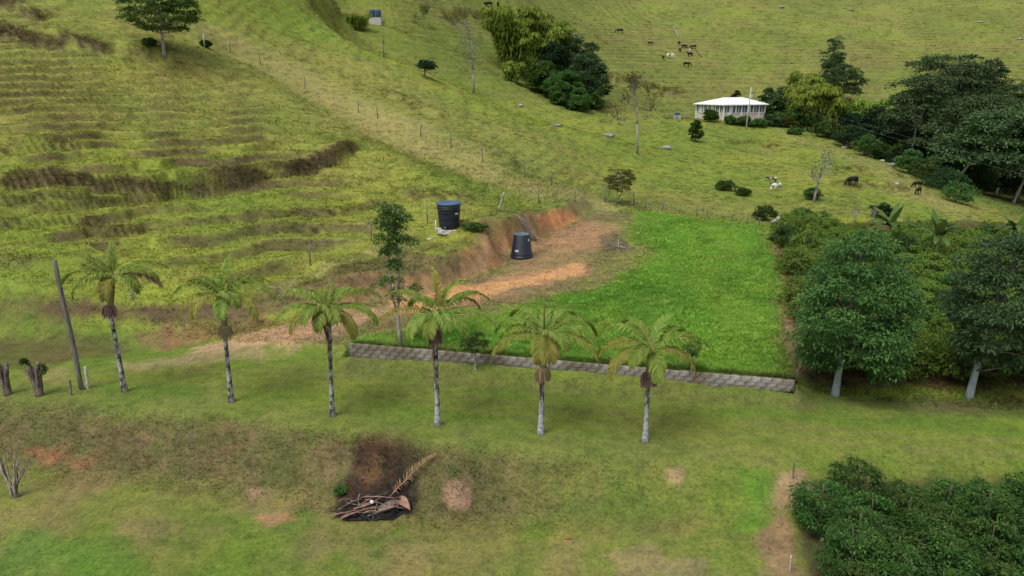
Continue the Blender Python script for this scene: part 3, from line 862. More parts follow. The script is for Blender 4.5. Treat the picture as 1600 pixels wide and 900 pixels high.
def clod():
    rng = np.random.default_rng(3); v = []; f = []
    base = np.array([(1,0,0),(-1,0,0),(0,1,0),(0,-1,0),(0,0,1),(0,0,-1)], float)
    for k in range(5):
        c = np.r_[rng.normal(0, .16, 2), 0]; r = rng.uniform(.02, .05)
        v.append(base * r * rng.uniform(.6, 1.4, (6, 1)) + c)
        f += [[k*6+i for i in q] for q in ((0,2,4),(2,1,4),(1,3,4),(3,0,4),(2,0,5),(1,2,5),(3,1,5),(0,3,5))]
    return mesh('soil_clods', np.concatenate(v), f, MAT_GRASS, age=np.repeat(rng.random(5), 6), smooth=False)
grow('soil_clods', clod(), np.clip(DIRT * .6 + CUT * 1.2, 0, 1) * (rel_ > .5), 1300, 12, .7, hvar=(.4, 1.4), tintvar=.15, bright=1.0)

# ------------------------------------------------------------------ block retaining wall
MAT_BLOCK = simple('weathered_block', (.40,.38,.35), (.20,.175,.145), 5.0, .9, .35, .1, rnd=.07, place=(.9, (.55,.50,.42)), stops=[(.30,(.10,.080,.058)),(.46,(.26,.24,.21)),(.7,(.44,.425,.40))])
MAT_MORTAR = simple('old_mortar', (.28,.255,.225), (.18,.16,.14), 9.0, .95, .3)
def block_mesh(seed, lx=.386, ly=.20, lz=.186):
    rng = np.random.default_rng(seed)
    mb = MB()
    b = .008
    xs = [(-lx/2, b), (lx/2, -b)]
    v = []
    for z, ins in ((-lz/2, b), (-lz/2 + b, 0), (lz/2 - b, 0), (lz/2, b)):
        for sx, sy in ((-1,-1),(1,-1),(1,1),(-1,1)):
            v.append((sx * (lx/2 - ins) + rng.normal(0,.002), sy * (ly/2 - ins) + rng.normal(0,.003), z + rng.normal(0,.002)))
    f = [(3,2,1,0),(12,13,14,15)]
    for r in range(3):
        for k in range(4):
            f.append((r*4+k, r*4+(k+1)%4, (r+1)*4+(k+1)%4, (r+1)*4+k))
    return mesh('block', v, f, MAT_BLOCK, smooth=False)
def build_wall():
    rz = math.atan2(_wd[1], _wd[0])
    w = thing('retaining_wall', 'long low wall of weathered grey concrete blocks holding up the bright green plot', 'wall', (WL[0], WL[1], 0), rz)
    core = MB(); core.box((WALL_LEN/2, .055, .30), (WALL_LEN - .03, .165, .92)); ob('mortar_core', core.mesh('mortar_core', MAT_MORTAR, False), w)
    kinds = [block_mesh(i) for i in range(6)]
    half = block_mesh(9, .186)
    rng = np.random.default_rng(4)
    n = int(WALL_LEN / .4)
    for c in range(4):
        z = -.02 + .2 * c + .1
        x = 0.0; k = 0
        while x < WALL_LEN - .1:
            wid = .2 if (c % 2 and k == 0) or x > WALL_LEN - .35 else .4
            xc = x + wid / 2
            gl = .012 * (WL[0] + _wd[0] * xc + 8)
            if z + .1 > gl + .0:
                me = half if wid < .3 else kinds[rng.integers(6)]
                ob('block', me, w, (xc, .05 + rng.normal(0, .006), z + rng.normal(0, .003)), (rng.normal(0, .006), rng.normal(0, .004), rng.normal(0, .01)))
            x += wid; k += 1
build_wall()

# ------------------------------------------------------------------ palms
MAT_PTRUNK = simple('palm_bark', (.42,.42,.40), (.05,.045,.04), 7.0, .9, .5, .1, stops=[(.39,(.040,.037,.034)),(.47,(.16,.155,.148)),(.56,(.33,.34,.335)),(.7,(.47,.49,.49))], stretch=(1,1,.7))
MAT_PWHITE = simple('palm_bark_limewashed', (.46,.49,.51), (.16,.165,.17), 9.0, .9, .4, .1)
MAT_SHAFT = simple('crownshaft', (.16,.19,.06), (.26,.19,.10), 3.0, .6, .1, .3, stretch=(1,1,.3))
MAT_FROND = foliage('palm_leaflets', (.095,.185,.028), (.195,.285,.046), (.33,.36,.08), .36, .5, .15)
MAT_FROND_Y = foliage('palm_leaflets_yellowing', (.14,.18,.032), (.25,.26,.05), (.38,.31,.08), .35, .55, .12)
MAT_FROND_D = foliage('palm_leaflets_dry', (.17,.095,.05), (.28,.165,.095), (.38,.26,.17), .2, .7, .12)
MAT_FROND_O = foliage('palm_leaflets_orange_tipped', (.13,.19,.03), (.24,.21,.05), (.42,.24,.08), .3, .55, .12)
MAT_RACHIS = simple('frond_rib', (.20,.20,.06), (.13,.15,.04), 5.0, .6)
MAT_RACHIS_D = simple('dry_frond_rib', (.34,.20,.12), (.24,.13,.08), 5.0, .7)
MAT_BLOOM = simple('palm_flower_strands', (.42,.34,.20), (.28,.20,.11), 20.0, .9)
MAT_BLOOM_P = simple('palm_flower_strands_mauve', (.33,.21,.20), (.22,.13,.12), 20.0, .9)

def frond(L, e0, droop, seed, mats, npair=52, ll=.54, lw=.056, curl=0.0, sparse=0.0, vee=.35):
    """feather leaf in the xz plane; e0 start elevation, droop total bend (radians)"""
    rng = np.random.default_rng(seed)
    n = 16
    s = np.linspace(0, 1, n)
    th = e0 - droop * s ** 1.35
    az = curl * s ** 1.5
    step = L / (n - 1)
    d = np.c_[np.cos(th) * np.cos(az), np.cos(th) * np.sin(az), np.sin(th)]
    P = np.concatenate([[[0, 0, 0]], np.cumsum(d[:-1] * step, 0)])
    rv, rf = tube(P, np.linspace(.028, .006, n), 5)
    verts = [rv]; F = [list(q) for q in rf]; midx = [1] * len(rf); age = [np.full(len(rv), .5)]
    off = len(rv)
    for side in (-1, 1):
        for k in range(npair):
            if rng.random() < sparse: continue
            t = .13 + .87 * (k + rng.uniform(-.3, .3)) / npair
            t = min(max(t, .1), .995)
            p = np.array([np.interp(t, s, P[:, j]) for j in range(3)])
            f = unit(np.array([np.interp(t, s, d[:, j]) for j in range(3)]))
            lat = unit(np.cross(f, [0, 0, 1.0])) * side
            upv = np.cross(lat, f) * side; upv = upv if upv[2] > 0 else -upv
            ln = ll * (.62 if e0 > 1.05 else 1.0) * (math.sin(math.pi * (.16 + .80 * t)) ** .7) * rng.uniform(.85, 1.1)
            fw = .6 + .8 * t
            dr = unit(f * fw + lat * (.55 if e0 > 1.05 else 1.0) + upv * vee * rng.uniform(.4, 1.4))
            m = p + dr * ln * .5
            g = np.array([0, 0, -1.0])
            dr2 = unit(dr + g * rng.uniform(.9, 1.9) * (.4 if e0 > 1.05 else 1))
            tip = m + dr2 * ln * .5
            wv = unit(np.cross(dr, upv + rng.normal(0, .25, 3))) * lw * .5
            verts.append(np.array([p - wv * .6, p + wv * .6, m + wv, tip, m - wv]))
            F.append([off, off + 1, off + 2, off + 4]); F.append([off + 4, off + 2, off + 3])
            midx += [0, 0]
            age.append(np.clip(np.full(5, rng.uniform(.1, .75)) + np.array([0, 0, .05, .3, .05]) + .15 * t, 0, 1))
            off += 5
    me = mesh('frond', np.concatenate(verts), F, mats, age=np.concatenate(age), smooth=False)
    me.polygons.foreach_set('material_index', np.array(midx, np.int32))
    return me
_fc = {}
def frond_mesh(L, e0, droop, kind, var):
    key = (round(L, 1), round(e0, 1), round(droop, 1), kind, var)
    if key not in _fc:
        mats = {'g': [MAT_FROND, MAT_RACHIS], 'y': [MAT_FROND_Y, MAT_RACHIS], 'd': [MAT_FROND_D, MAT_RACHIS_D], 'o': [MAT_FROND_O, MAT_RACHIS]}[kind]
        _fc[key] = frond(L, math.radians(e0), math.radians(droop), len(_fc) + 50, mats, sparse=.05 if kind == 'g' else .16, curl=(var - .5) * .5, vee=.4 if e0 > 55 else .25)
    return _fc[key]
def bloom_mesh(seed, mat, r=.27, n=150, l=.44):
    rng = np.random.default_rng(seed); mb = MB()
    for i in range(n):
        a = rng.random() * 6.283; ro = r * rng.uniform(.5, 1.1)
        p0 = np.array([.07 * math.cos(a), .07 * math.sin(a), .06])
        p2 = np.array([ro * math.cos(a), ro * math.sin(a), -l * rng.uniform(.5, 1.1)])
        p1 = np.array([ro * .95 * math.cos(a), ro * .95 * math.sin(a), .10])
        mb.tube(bez(p0, p1, p2, 5), .012, 3, False)
    return mb.mesh('flower_strands', mat)
def dead_sheath(seed, length, mat):
    """shrivelled frond hanging down along the trunk"""
    rng = np.random.default_rng(seed); mb = MB()
    n = 12
    for k in range(9):
        z = -np.linspace(0, length * rng.uniform(.55, 1.0), n)
        x = .10 * np.exp(z * 1.5) + .03 * np.sin(z * 5 + k) + rng.normal(0, .02)
        y = (k - 4) * .016 + .03 * np.sin(z * 4 + k * 2)
        w = .028 * np.linspace(1.2, .4, n)
        P = np.c_[x, y, z]; t = np.c_[np.zeros(n), w, np.zeros(n)]
        a = rng.normal(0, .5); t = t @ np.array([[math.cos(a), math.sin(a), 0], [-math.sin(a), math.cos(a), 0], [0, 0, 1]])
        v = np.stack([P - t, P + t + np.array([.01, 0, 0])], 1).reshape(-1, 3)
        mb.add(v, [(2*i, 2*i+1, 2*i+3, 2*i+2) for i in range(n - 1)])
    return mb.mesh('dead_frond', mat)
MAT_DEAD = simple('shrivelled_frond', (.33,.20,.15), (.20,.115,.08), 6.0, .85, stretch=(1,1,.3))

def palm(base_px, top_px, crown_px, label, fronds, bloom=None, sheath=None, white=0.0, girth=.092, spear=0.0):
    b = Vector(hit(*base_px))
    Y = b.y
    top = Vector(at_y(*top_px, Y)); crown = Vector(at_y(*crown_px, Y))
    t = thing('palm_tree', label, 'palm', b, group='palms in a row along the grass lane')
    tp = np.array(top - b); cr = np.array(crown - b)
    n = 14
    s = np.linspace(0, 1, n)[:, None]
    bend = np.array([tp[0] * .15, 0, 0])
    P = tp * s + bend * np.sin(s * math.pi) * -1
    P[0] = (P[0][0], P[0][1], -.12)
    r = girth * (1 - .25 * s[:, 0]) + girth * .55 * np.exp(-s[:, 0] * 12)
    rings = 1 + .05 * (np.arange(n) % 2)
    v, f = tube(P, r * rings, 12)
    me = mesh('trunk', v, f, [MAT_PTRUNK, MAT_PWHITE])
    if white:
        zc = np.array([np.mean([v[i][2] for i in q]) for q in f])
        me.polygons.foreach_set('material_index', (zc < white).astype(np.int32))
    ob('trunk', me, t)
    mb = MB()
    sh = bez(tp - np.array([0, 0, .05]), (tp + cr) / 2, cr + np.array([0, 0, .05]), 7)
    mb.tube(sh, [girth * .85, girth * 1.25, girth * 1.3, girth * 1.15, girth * .95, girth * .75, girth * .45], 10)
    ob('crownshaft', mb.mesh('crownshaft', MAT_SHAFT), t)
    for i, (az, e0, dr, L, kind) in enumerate(fronds):
        o = ob('frond', frond_mesh(L * .88, e0 + (8 if e0 < 40 else 0), dr * 1.35 if e0 < 60 else dr * 1.6, kind, i % 2), t, tuple(cr + np.array([0, 0, .02 * (i % 3)])), (0, 0, math.radians(az)))
        if kind == 'y': o['label'] = 'yellowing frond'
        if kind == 'd': o['label'] = 'dry brown frond'
    if spear:
        mb = MB(); mb.tube([cr, cr + np.array([.0, 0, spear * .6]), cr + np.array([-.02, 0, spear])], [.035, .025, .006], 6); ob('spear_leaf', mb.mesh('spear_leaf', MAT_RACHIS), t)
    if bloom:
        ob('flower_strands', bloom_mesh(base_px[0], MAT_BLOOM_P if bloom == 'p' else MAT_BLOOM), t, tuple(tp + np.array([0, -.02, .08])))
    if sheath:
        side, ln = sheath
        o = ob('dead_frond', dead_sheath(base_px[0], ln, MAT_DEAD), t, tuple(tp + np.array([side * .05, -.06, .1])), (0, 0, math.radians(180 if side < 0 else 0)))
        o['label'] = 'shrivelled brown frond hanging along the trunk'
    return t

palm((195,612), (171,482), (178,436), 'first palm from the left, beside the tall leaning wooden pole',
     [(176,50,50,2.9,'g'),(105,80,36,1.9,'g'),(188,24,75,2.7,'g'),(352,34,80,2.4,'g'),(5,14,60,2.3,'d'),(275,10,85,1.7,'y'),(40,42,70,2.5,'g'),(140,52,70,2.2,'g'),(210,12,85,2.2,'g'),(330,25,95,1.9,'g'),(240,35,90,1.8,'g')], bloom='p')
palm((362,628), (351,514), (348,466), 'second palm from the left, with a straw-coloured flower tassel below its crown',
     [(75,82,26,2.0,'g'),(178,38,82,2.5,'g'),(2,34,82,2.7,'g'),(200,18,90,2.3,'y'),(335,16,80,2.4,'y'),(235,24,100,2.0,'y'),(40,50,75,2.4,'g'),(135,52,75,2.3,'g'),(290,4,70,1.5,'g'),(160,56,70,2.0,'g'),(20,58,70,2.0,'g'),(310,38,95,1.9,'g')], bloom='s')
palm((520,650), (515,508), (511,486), 'third palm from the left, slim brown trunk, left of the slender leafy tree',
     [(95,66,50,1.6,'g'),(165,50,75,2.5,'g'),(15,50,75,2.6,'g'),(183,16,70,2.5,'g'),(357,18,75,2.5,'g'),(210,8,80,2.0,'y'),(330,2,80,2.0,'y'),(60,48,80,2.3,'g'),(270,18,95,1.6,'g'),(120,50,80,2.1,'g'),(300,36,90,1.9,'g'),(240,40,90,1.8,'g')], sheath=(-1, 2.4), girth=.085)
palm((684,665), (680,522), (686,492), 'fourth palm from the left, with an orange-tipped upright frond and a hanging brown frond',
     [(60,64,60,2.4,'g'),(100,76,40,2.2,'o'),(166,46,65,2.7,'g'),(184,16,50,2.5,'y'),(354,14,60,2.7,'g'),(20,48,75,2.5,'g'),(320,24,95,1.9,'g'),(255,12,80,1.6,'g'),(40,32,85,2.3,'y'),(225,18,90,2.0,'g'),(140,40,80,2.2,'g'),(285,40,95,1.7,'g')], bloom='p', sheath=(-1, 2.0), white=.95)
palm((845,678), (848,580), (850,524), 'fifth palm from the left, with a tall bare spear and a large pale flower tassel',
     [(165,46,95,2.5,'g'),(15,40,92,2.8,'g'),(197,6,70,2.6,'y'),(332,12,78,2.8,'y'),(348,26,88,2.7,'g'),(255,0,90,1.6,'y'),(50,54,80,2.2,'g'),(125,52,85,2.4,'g'),(285,8,85,1.7,'y'),(80,60,60,1.7,'g'),(180,28,95,2.2,'g'),(300,34,95,1.8,'g')], bloom='s', sheath=(-1, 1.9), white=.85, girth=.10, spear=1.75)
palm((1008,690), (1013,588), (1018,546), 'sixth palm from the left, at the right end of the row before the block wall',
     [(55,58,55,2.1,'g'),(152,54,95,2.6,'g'),(184,24,80,2.4,'y'),(202,10,82,2.4,'y'),(8,30,72,2.5,'g'),(332,8,85,2.3,'y'),(275,-4,70,1.6,'g'),(35,44,82,2.4,'g'),(125,56,80,2.2,'g'),(350,38,85,2.2,'g'),(235,30,95,1.8,'g'),(85,50,80,1.8,'g')], bloom='p', white=.9)

# ------------------------------------------------------------------ posts and stumps on the left
MAT_POLE = simple('grey_pole_wood', (.22,.21,.19), (.10,.095,.085), 4.0, .9, .4, stretch=(4,4,.5))
MAT_PALE = simple('pale_post', (.55,.54,.50), (.36,.35,.32), 7.0, .9, .3)
MAT_BARK = simple('rough_bark', (.22,.18,.15), (.09,.07,.06), 8.0, .95, .6, stretch=(1,1,.4))
MAT_BARKG = simple('grey_bark', (.36,.36,.34), (.20,.19,.175), 6.0, .9, .4, stretch=(1,1,.5))
MAT_BRANCH = simple('bleached_branch', (.40,.36,.32), (.20,.165,.14), 8.0, .9, .3)
def pole(name, base_px, top_px, r0, r1, mat, label, cat='post', group=None, depth=.3, cap=False):
    b = Vector(hit(*base_px)); tp = Vector(at_y(*top_px, b.y)) - b
    tpn = np.array(tp)
    s = np.linspace(0, 1, 9)[:, None]
    rng = np.random.default_rng(int(base_px[0]))
    P = tpn * s + np.r_[[np.zeros(3)], rng.normal(0, r0 * .12, (7, 3)), [np.zeros(3)]]
    P[0] = -tpn * depth / max(tpn[2], .1)
    mb = MB(); mb.tube(P, np.linspace(r0, r1, 9), 10)
    o = ob(name, mb.mesh(name, mat), loc=b)
    return tag(o, label, cat, group)
pole('utility_pole', (128,608), (85,406), .105, .085, MAT_POLE, 'tall leaning grey wooden pole beside the leftmost palm', 'pole')
pole('white_post', (138,607), (133,573), .06, .055, MAT_PALE, 'short whitish post at the foot of the leaning pole')
pole('wooden_post', (111,617), (109,593), .05, .04, MAT_POLE, 'short dark wooden stub left of the leaning pole')

def stump(base_px, top_py, label, seed, n=7, spread=.35, shoots=True):
    rng = np.random.default_rng(seed)
    b = Vector(hit(*base_px)); h = height_to(base_px[0], top_py, b)
    t = thing('tree_stump', label, 'stump', b, group='pollarded stumps at the left edge')
    mb = MB()
    for k in range(n):
        a = k * 6.283 / n + rng.normal(0, .3)
        e = np.array([spread * math.cos(a) * rng.uniform(.6, 1.2), spread * .6 * math.sin(a), h * rng.uniform(.72, 1.0)])
        P = bez((.05 * math.cos(a), .05 * math.sin(a), -.15), (e[0] * .15, e[1] * .15, h * .45), e, 7)
        mb.tube(P + rng.normal(0, .012, P.shape), np.linspace(.11, .065, 7) * rng.uniform(.8, 1.2), 7)
    ob('trunk', mb.mesh('trunk', MAT_BARK), t)
    if shoots:
        for sx, sz, r in ((-.36, h * 1.0, .15), (.30, h * .80, .20)):
            n_ = 420
            p = unit(rng.normal(0, 1, (n_, 3))) * r * rng.uniform(.2, 1, n_)[:, None] + np.array([sx, 0, sz])
            v, f = leaves(p, p - np.array([sx, 0, sz - .1]), .09, .04, rng)
            ob('shoots', mesh('shoots', v, f, MAT_LEAF_MID, age=np.repeat(rng.random(n_), 4)), t)
MAT_LEAF_MID = foliage('leaf_mid_green', (.035,.075,.016), (.075,.135,.024), (.13,.19,.035))
stump((62,618), 566, 'forked cut-back stump with green shoots left of the leaning pole', 5, 7, .34)
stump((12,617), 560, 'dark cut-back stump at the left edge of the lane', 6, 8, .28, shoots=False)

def branch_bundle():
    b = Vector(hit(24, 777)); h = height_to(24, 705, b)
    t = thing('branch_bundle', 'bundle of bare grey branches standing at the left edge of the lower lawn', 'branches', b)
    rng = np.random.default_rng(8)
    for k in range(9):
        x0 = rng.uniform(-.16, .16); dx = (-.55, -.35, .42, .15, .35, -.1, .5, -.45, .22)[k]
        hh = h * rng.uniform(.62, 1.05)
        P = bez((x0, rng.uniform(-.1, .1), -.1), (x0 * .4 + dx * .3, rng.uniform(-.1, .1), hh * .5), (dx, rng.uniform(.0, .3), hh), 8) + rng.normal(0, .015, (8, 3))
        mb = MB(); mb.tube(P, np.linspace(.045, .018, 8) * rng.uniform(.7, 1.2), 6)
        if k % 2 == 0: mb.tube(bez(P[4], P[5] + np.array([.1, 0, .05]), P[5] + np.array([.22 * (-1) ** k, .05, .3]), 5), np.linspace(.02, .01, 5), 5)
        ob('branch', mb.mesh('branch', MAT_BRANCH if k % 3 else MAT_BARK), t)
branch_bundle()
pole('stick', (1239,748), (1241,716), .025, .018, MAT_POLE, 'thin crooked stick standing at the corner of the lower coffee plot', 'stick')
pole('stick', (1234,893), (1236,868), .02, .016, MAT_PALE, 'thin pale stick in the bare strip at the bottom edge', 'stick')
pole('wooden_post', (1246,598), (1247,578), .05, .045, MAT_BARK, 'dark wooden stub at the right end of the block wall')

# ------------------------------------------------------------------ water tanks
MAT_TANK = simple('black_plastic', (.012,.016,.028), (.009,.012,.022), 3.0, .38, spec=.5)
MAT_LID = simple('blue_grey_lid', (.060,.115,.200), (.045,.090,.165), 3.0, .42, spec=.5)
MAT_TANKTOP = simple('tank_base_painted_sheen', (.115,.165,.210), (.060,.090,.120), 4.0, .5, spec=.4)  # reflection on the upturned black base, painted in as light blue-grey
MAT_LABEL = simple('tank_label', (.62,.64,.66), (.25,.28,.33), 38.0, .5, stops=[(.45,(.66,.68,.70)),(.55,(.22,.26,.34))], stretch=(1,1,2.5))
MAT_CONC = simple('pale_concrete', (.56,.54,.50), (.38,.36,.33), 6.0, .9, .2)
MAT_PIPE = simple('white_pipe', (.70,.70,.68), (.55,.55,.54), 8.0, .4)
def tank_body(mb, H, r0, r1, top_r, ribs):
    prof = [(0, 0), (r0 * .96, 0), (r0, .03)]
    for z, k in ribs:
        r = r0 + (r1 - r0) * z / H
        prof += [(r - .0, z - .035), (r + k, z - .012), (r + k, z + .012), (r, z + .035)]
    prof.append((r1, H))
    mb.lathe(prof, 40)
def tank_upright(px, top_py):
    b = Vector(hit(*px)); H = height_to(px[0], top_py, b)
    t = thing('water_tank', 'upright dark blue-black plastic water tank with a blue lid on the mound', 'tank', (b.x, b.y, b.z + .02))
    mb = MB(); r0, r1 = .36 * H, .42 * H
    tank_body(mb, H * .90, r0, r1, r1, [(H * .2, .006), (H * .42, .006), (H * .62, .006), (H * .73, .03), (H * .79, .03)])
    ob('body', mb.mesh('body', MAT_TANK), t)
    mb = MB(); R = .46 * H
    mb.lathe([(R * .93, .0), (R, .0), (R * 1.01, .05 * H), (R * .97, .06 * H), (R * .6, .085 * H), (R * .2, .105 * H), (0, .11 * H)], 40)
    lid = ob('lid', mb.mesh('lid', MAT_LID), t, (0, 0, H * .88))
    for k in range(8):
        a = k * math.pi / 4
        m2 = MB(); P = [(R * q * math.cos(a), R * q * math.sin(a), zz * H + .004) for q, zz in ((.12, .107), (.4, .096), (.7, .08), (.93, .063))]
        m2.tube(P, .02, 5); ob('lid_rib', m2.mesh('lid_rib', MAT_LID), lid)
    m2 = MB()
    for k in range(6):
        a = math.radians(-62 + k * 4); z0 = H * .66
        pass
    def plate(a0, a1, z0, z1, r):
        v = []; n = 6
        for k in range(n + 1):
            a = math.radians(a0 + (a1 - a0) * k / n)
            for z in (z0, z1): v.append((r * math.cos(a), r * math.sin(a), z))
        return mesh('label_plate', v, [(2*k, 2*k+2, 2*k+3, 2*k+1) for k in range(n)], MAT_LABEL)
    o = ob('label_plate', plate(-52, -30, H * .54, H * .62, r0 + (r1 - r0) * .6 + .012), t); o['label'] = 'small white printed label on the side'
    o = ob('outlet_fitting', None, t); bpy.data.objects.remove(o)
    m2 = MB(); m2.tube([(0, 0, 0), (0, -.10, 0)], .07, 10); ob('outlet_fitting', m2.mesh('outlet_fitting', MAT_LID), t, (-.2, -r0 + .03, .16))
    return b, H, t
tb, tH, tank1 = tank_upright((702, 357), 314)
def tank_inverted(px, top_py):
    b = Vector(hit(*px)); H = height_to(px[0], top_py, b)
    t = thing('water_tank', 'black plastic water tank standing upside down in the red clay clearing', 'tank', (b.x, b.y, b.z - .02))
    R = .455 * H; r = .335 * H
    mb = MB()
    mb.lathe([(R * .98, 0), (R, .02), (R, .10 * H), (R * .975, .115 * H), (R * .955, .12 * H), (R * .965, .17 * H), (R * .955, .21 * H), (R * .935, .225 * H), (r, H * .985), (r * .97, H)], 40)
    ob('body', mb.mesh('body', MAT_TANK), t)
    mb = MB(); mb.lathe([(r * .975, 0), (r * .93, .012), (r * .62, .012), (r * .58, -.05), (0, -.05)], 40)
    ob('tank_base', mb.mesh('tank_base', MAT_TANKTOP), t, (0, 0, H))
    def plate(a0, a1, f0, f1):
        v = []; n = 6
        for k in range(n + 1):
            a = math.radians(a0 + (a1 - a0) * k / n)
            for fz in (f0, f1):
                rr = R * .935 + (r - R * .935) * (fz - .225) / .76 + .008
                v.append((rr * math.cos(a), rr * math.sin(a), fz * H))
        return mesh('label_plate', v, [(2*k, 2*k+2, 2*k+3, 2*k+1) for k in range(n)], MAT_LABEL)
    ob('label_plate', plate(-132, -108, .32, .40), t)['label'] = 'white printed mark low on the side'
    ob('label_plate', plate(-45, -30, .74, .84), t)['label'] = 'faint printed mark near the top'
    return t
tank_inverted((815, 402), 365)

def slab(label, name, cpx, size, h, mat, cat, z_off=0.0, seed=0):
    b = Vector(hit(*cpx)); rng = np.random.default_rng(seed)
    n = 12; v = []
    for z in (-.25, h - .02, h):
        for k in range(n):
            a = k * 6.283 / n; q = 1 - (.03 if z == h else 0)
            ca, sa = math.cos(a), math.sin(a)
            m = max(abs(ca), abs(sa)) ** .7
            v.append((size[0] / 2 * ca / m * q * (1 + rng.normal(0, .03)), size[1] / 2 * sa / m * q * (1 + rng.normal(0, .03)), z))
    f = [(r*n+k, r*n+(k+1)%n, (r+1)*n+(k+1)%n, (r+1)*n+k) for r in range(2) for k in range(n)] + [tuple(2*n+k for k in range(n))]
    return tag(ob(name, mesh(name, v, f, mat, smooth=False), loc=b), label, cat)
o = slab('pale concrete base under the upright water tank', 'tank_base_slab', (702,358), (1.5, 1.35), .03, MAT_CONC, 'slab', seed=2); o.location = (tb.x, tb.y, tb.z - .01)
zp_ = gz(*PIT)
pit = slab('pale round-cornered concrete lid in the hollow beside the upright tank', 'pit_cover', (682,372), (.95, .75), .08, MAT_CONC, 'cover', seed=3); pit.location = (PIT[0], PIT[1], zp_)
mb = MB(); mb.tube([(0, 0, -.2), (0, 0, .62)], .035, 8); mb.tube([(0, 0, .1), (.25, .02, .08), (.5, .1, .1), (.62, .25, .14)], .035, 8)
tag(ob('water_pipe', mb.mesh('water_pipe', MAT_PIPE), loc=(tb.x - .82, tb.y - .45, tb.z)), 'white plastic pipe elbow standing at the foot of the upright tank', 'pipe')

def stick_bundle(px, top_px, label, n, seed, mat, r=.018):
    b = Vector(hit(*px)); e = Vector(hit(*top_px)); rng = np.random.default_rng(seed)
    t = thing('stick_bundle', label, 'sticks', b)
    d = np.array(e - b)
    for k in range(n):
        o0 = np.array([rng.uniform(-.35, .35), rng.uniform(-.15, .15), .05 + .03 * rng.random()]); o1 = d * rng.uniform(.85, 1.15) + np.array([rng.uniform(-.3, .3), 0, rng.uniform(.08, .25)])
        P = bez(o0, (o0 + o1) / 2 + np.array([rng.normal(0, .08), 0, .1]), o1, 6)
        mb = MB(); mb.tube(P, r * rng.uniform(.7, 1.3), 5); ob('stick', mb.mesh('stick', mat), t)
stick_bundle((833,377), (812,344), 'bundle of long dark sticks leaning on the red cutting behind the upside-down tank', 16, 3, MAT_POLE, .022)

def brush_pile(px, label, n, R, seed, mats, cat='branches', name='brush_pile'):
    b = Vector(hit(*px)); rng = np.random.default_rng(seed)
    t = thing(name, label, cat, b)
    for k in range(n):
        a = rng.random() * 6.283; l = R * rng.uniform(.5, 1.2)
        c = np.array([rng.normal(0, R * .35), rng.normal(0, R * .3), 0])
        dv = np.array([math.cos(a), math.sin(a), 0]) * l
        z0, z1 = rng.uniform(.02, .2), rng.uniform(.02, .35)
        P = bez(c - dv * .5 + [0, 0, z0], c + [rng.normal(0, .15), rng.normal(0, .15), .25 * rng.random()], c + dv * .5 + [0, 0, z1], 6)
        for i in range(6): P[i][2] += gz(b.x + P[i][0], b.y + P[i][1]) - b.z
        mb = MB(); mb.tube(P, np.linspace(.03, .012, 6) * rng.uniform(.7, 1.3), 5)
        ob('branch', mb.mesh('branch', mats[k % len(mats)]), t)
    return t
bp_ = brush_pile((968,388), 'loose heap of dry branches on the edge of the green plot', 16, 1.1, 9, [MAT_BARK, MAT_BRANCH, MAT_POLE])
pole('stick', (967,388), (966,374), .03, .02, MAT_PALE, 'pale stake standing upright in the heap of branches', 'stick')

# ------------------------------------------------------------------ burnt heap on the bank
MAT_CHAR = simple('charcoal', (.030,.027,.026), (.010,.009,.009), 12.0, .9, .6)
MAT_ASHY = simple('ashy_frond_rib', (.26,.20,.16), (.09,.065,.05), 10.0, .9, .3)
def burnt_heap():
    b = Vector(hit(588, 797)); rng = np.random.default_rng(12)
    t = thing('burnt_heap', 'heap of charred palm debris and ash at the foot of the burnt bank', 'debris', b)
    nx, ny = 34, 18
    X, Y = np.meshgrid(np.linspace(-1.35, 1.2, nx), np.linspace(-.5, .6, ny))
    env = np.clip(1 - (X / 1.35) ** 2 - (Y / .68) ** 2 + 1.1 * (fbm(X * 2.2 + 9, Y * 2.2, 203, 3) - .62), 0, 1)
    Z = env ** .6 * (.06 + .26 * fbm(X * 3 + 5, Y * 3, 201, 3)) - .045
    gzv = grid_z(b.x + X, b.y + Y) - b.z
    v = np.c_[X.ravel(), Y.ravel(), (Z + gzv).ravel()]
    f = [(j*nx+i, j*nx+i+1, (j+1)*nx+i+1, (j+1)*nx+i) for j in range(ny-1) for i in range(nx-1)]
    ob('ash', mesh('ash', v, f, MAT_CHAR), t)
    for k in range(44):
        a = rng.normal(0, .75) + (math.pi if k % 2 else 0); l = rng.uniform(.5, 1.5)
        c = np.array([rng.uniform(-.9, .7), rng.uniform(-.4, .3), .1])
        dv = np.array([math.cos(a), math.sin(a) * .6, 0]) * l * .5
        P = bez(c - dv, c + [rng.normal(0, .2), rng.normal(0, .15), rng.uniform(.02, .25)], c + dv, 8)
        for i in range(8): P[i][2] += gz(b.x + P[i][0], b.y + P[i][1]) - b.z + .06
        mb = MB(); mb.tube(P, np.linspace(.028, .008, 8) * rng.uniform(.5, 1.3), 5)
        ob('charred_rib', mb.mesh('charred_rib', [MAT_ASHY, MAT_CHAR, MAT_DEAD, MAT_CHAR][k % 4]), t)
burnt_heap()
def fallen_frond():
    b = Vector(hit(607, 782)); e = Vector(hit(684, 716))
    d = e - b
    L = d.length
    me = frond(L * 1.02, math.radians(24), math.radians(16), 77, [MAT_FROND_D, MAT_RACHIS_D], 34, .42, .03, 0, .12, .9)
    o = ob('fallen_frond', me, loc=(b.x, b.y, b.z + .08), rot=(0, math.asin(-max(-1, min(1, d.z / L))) + math.radians(14), math.atan2(d.y, d.x)))
    tag(o, 'dry brown palm frond lying up the burnt bank from the ash heap', 'palm frond')
fallen_frond()
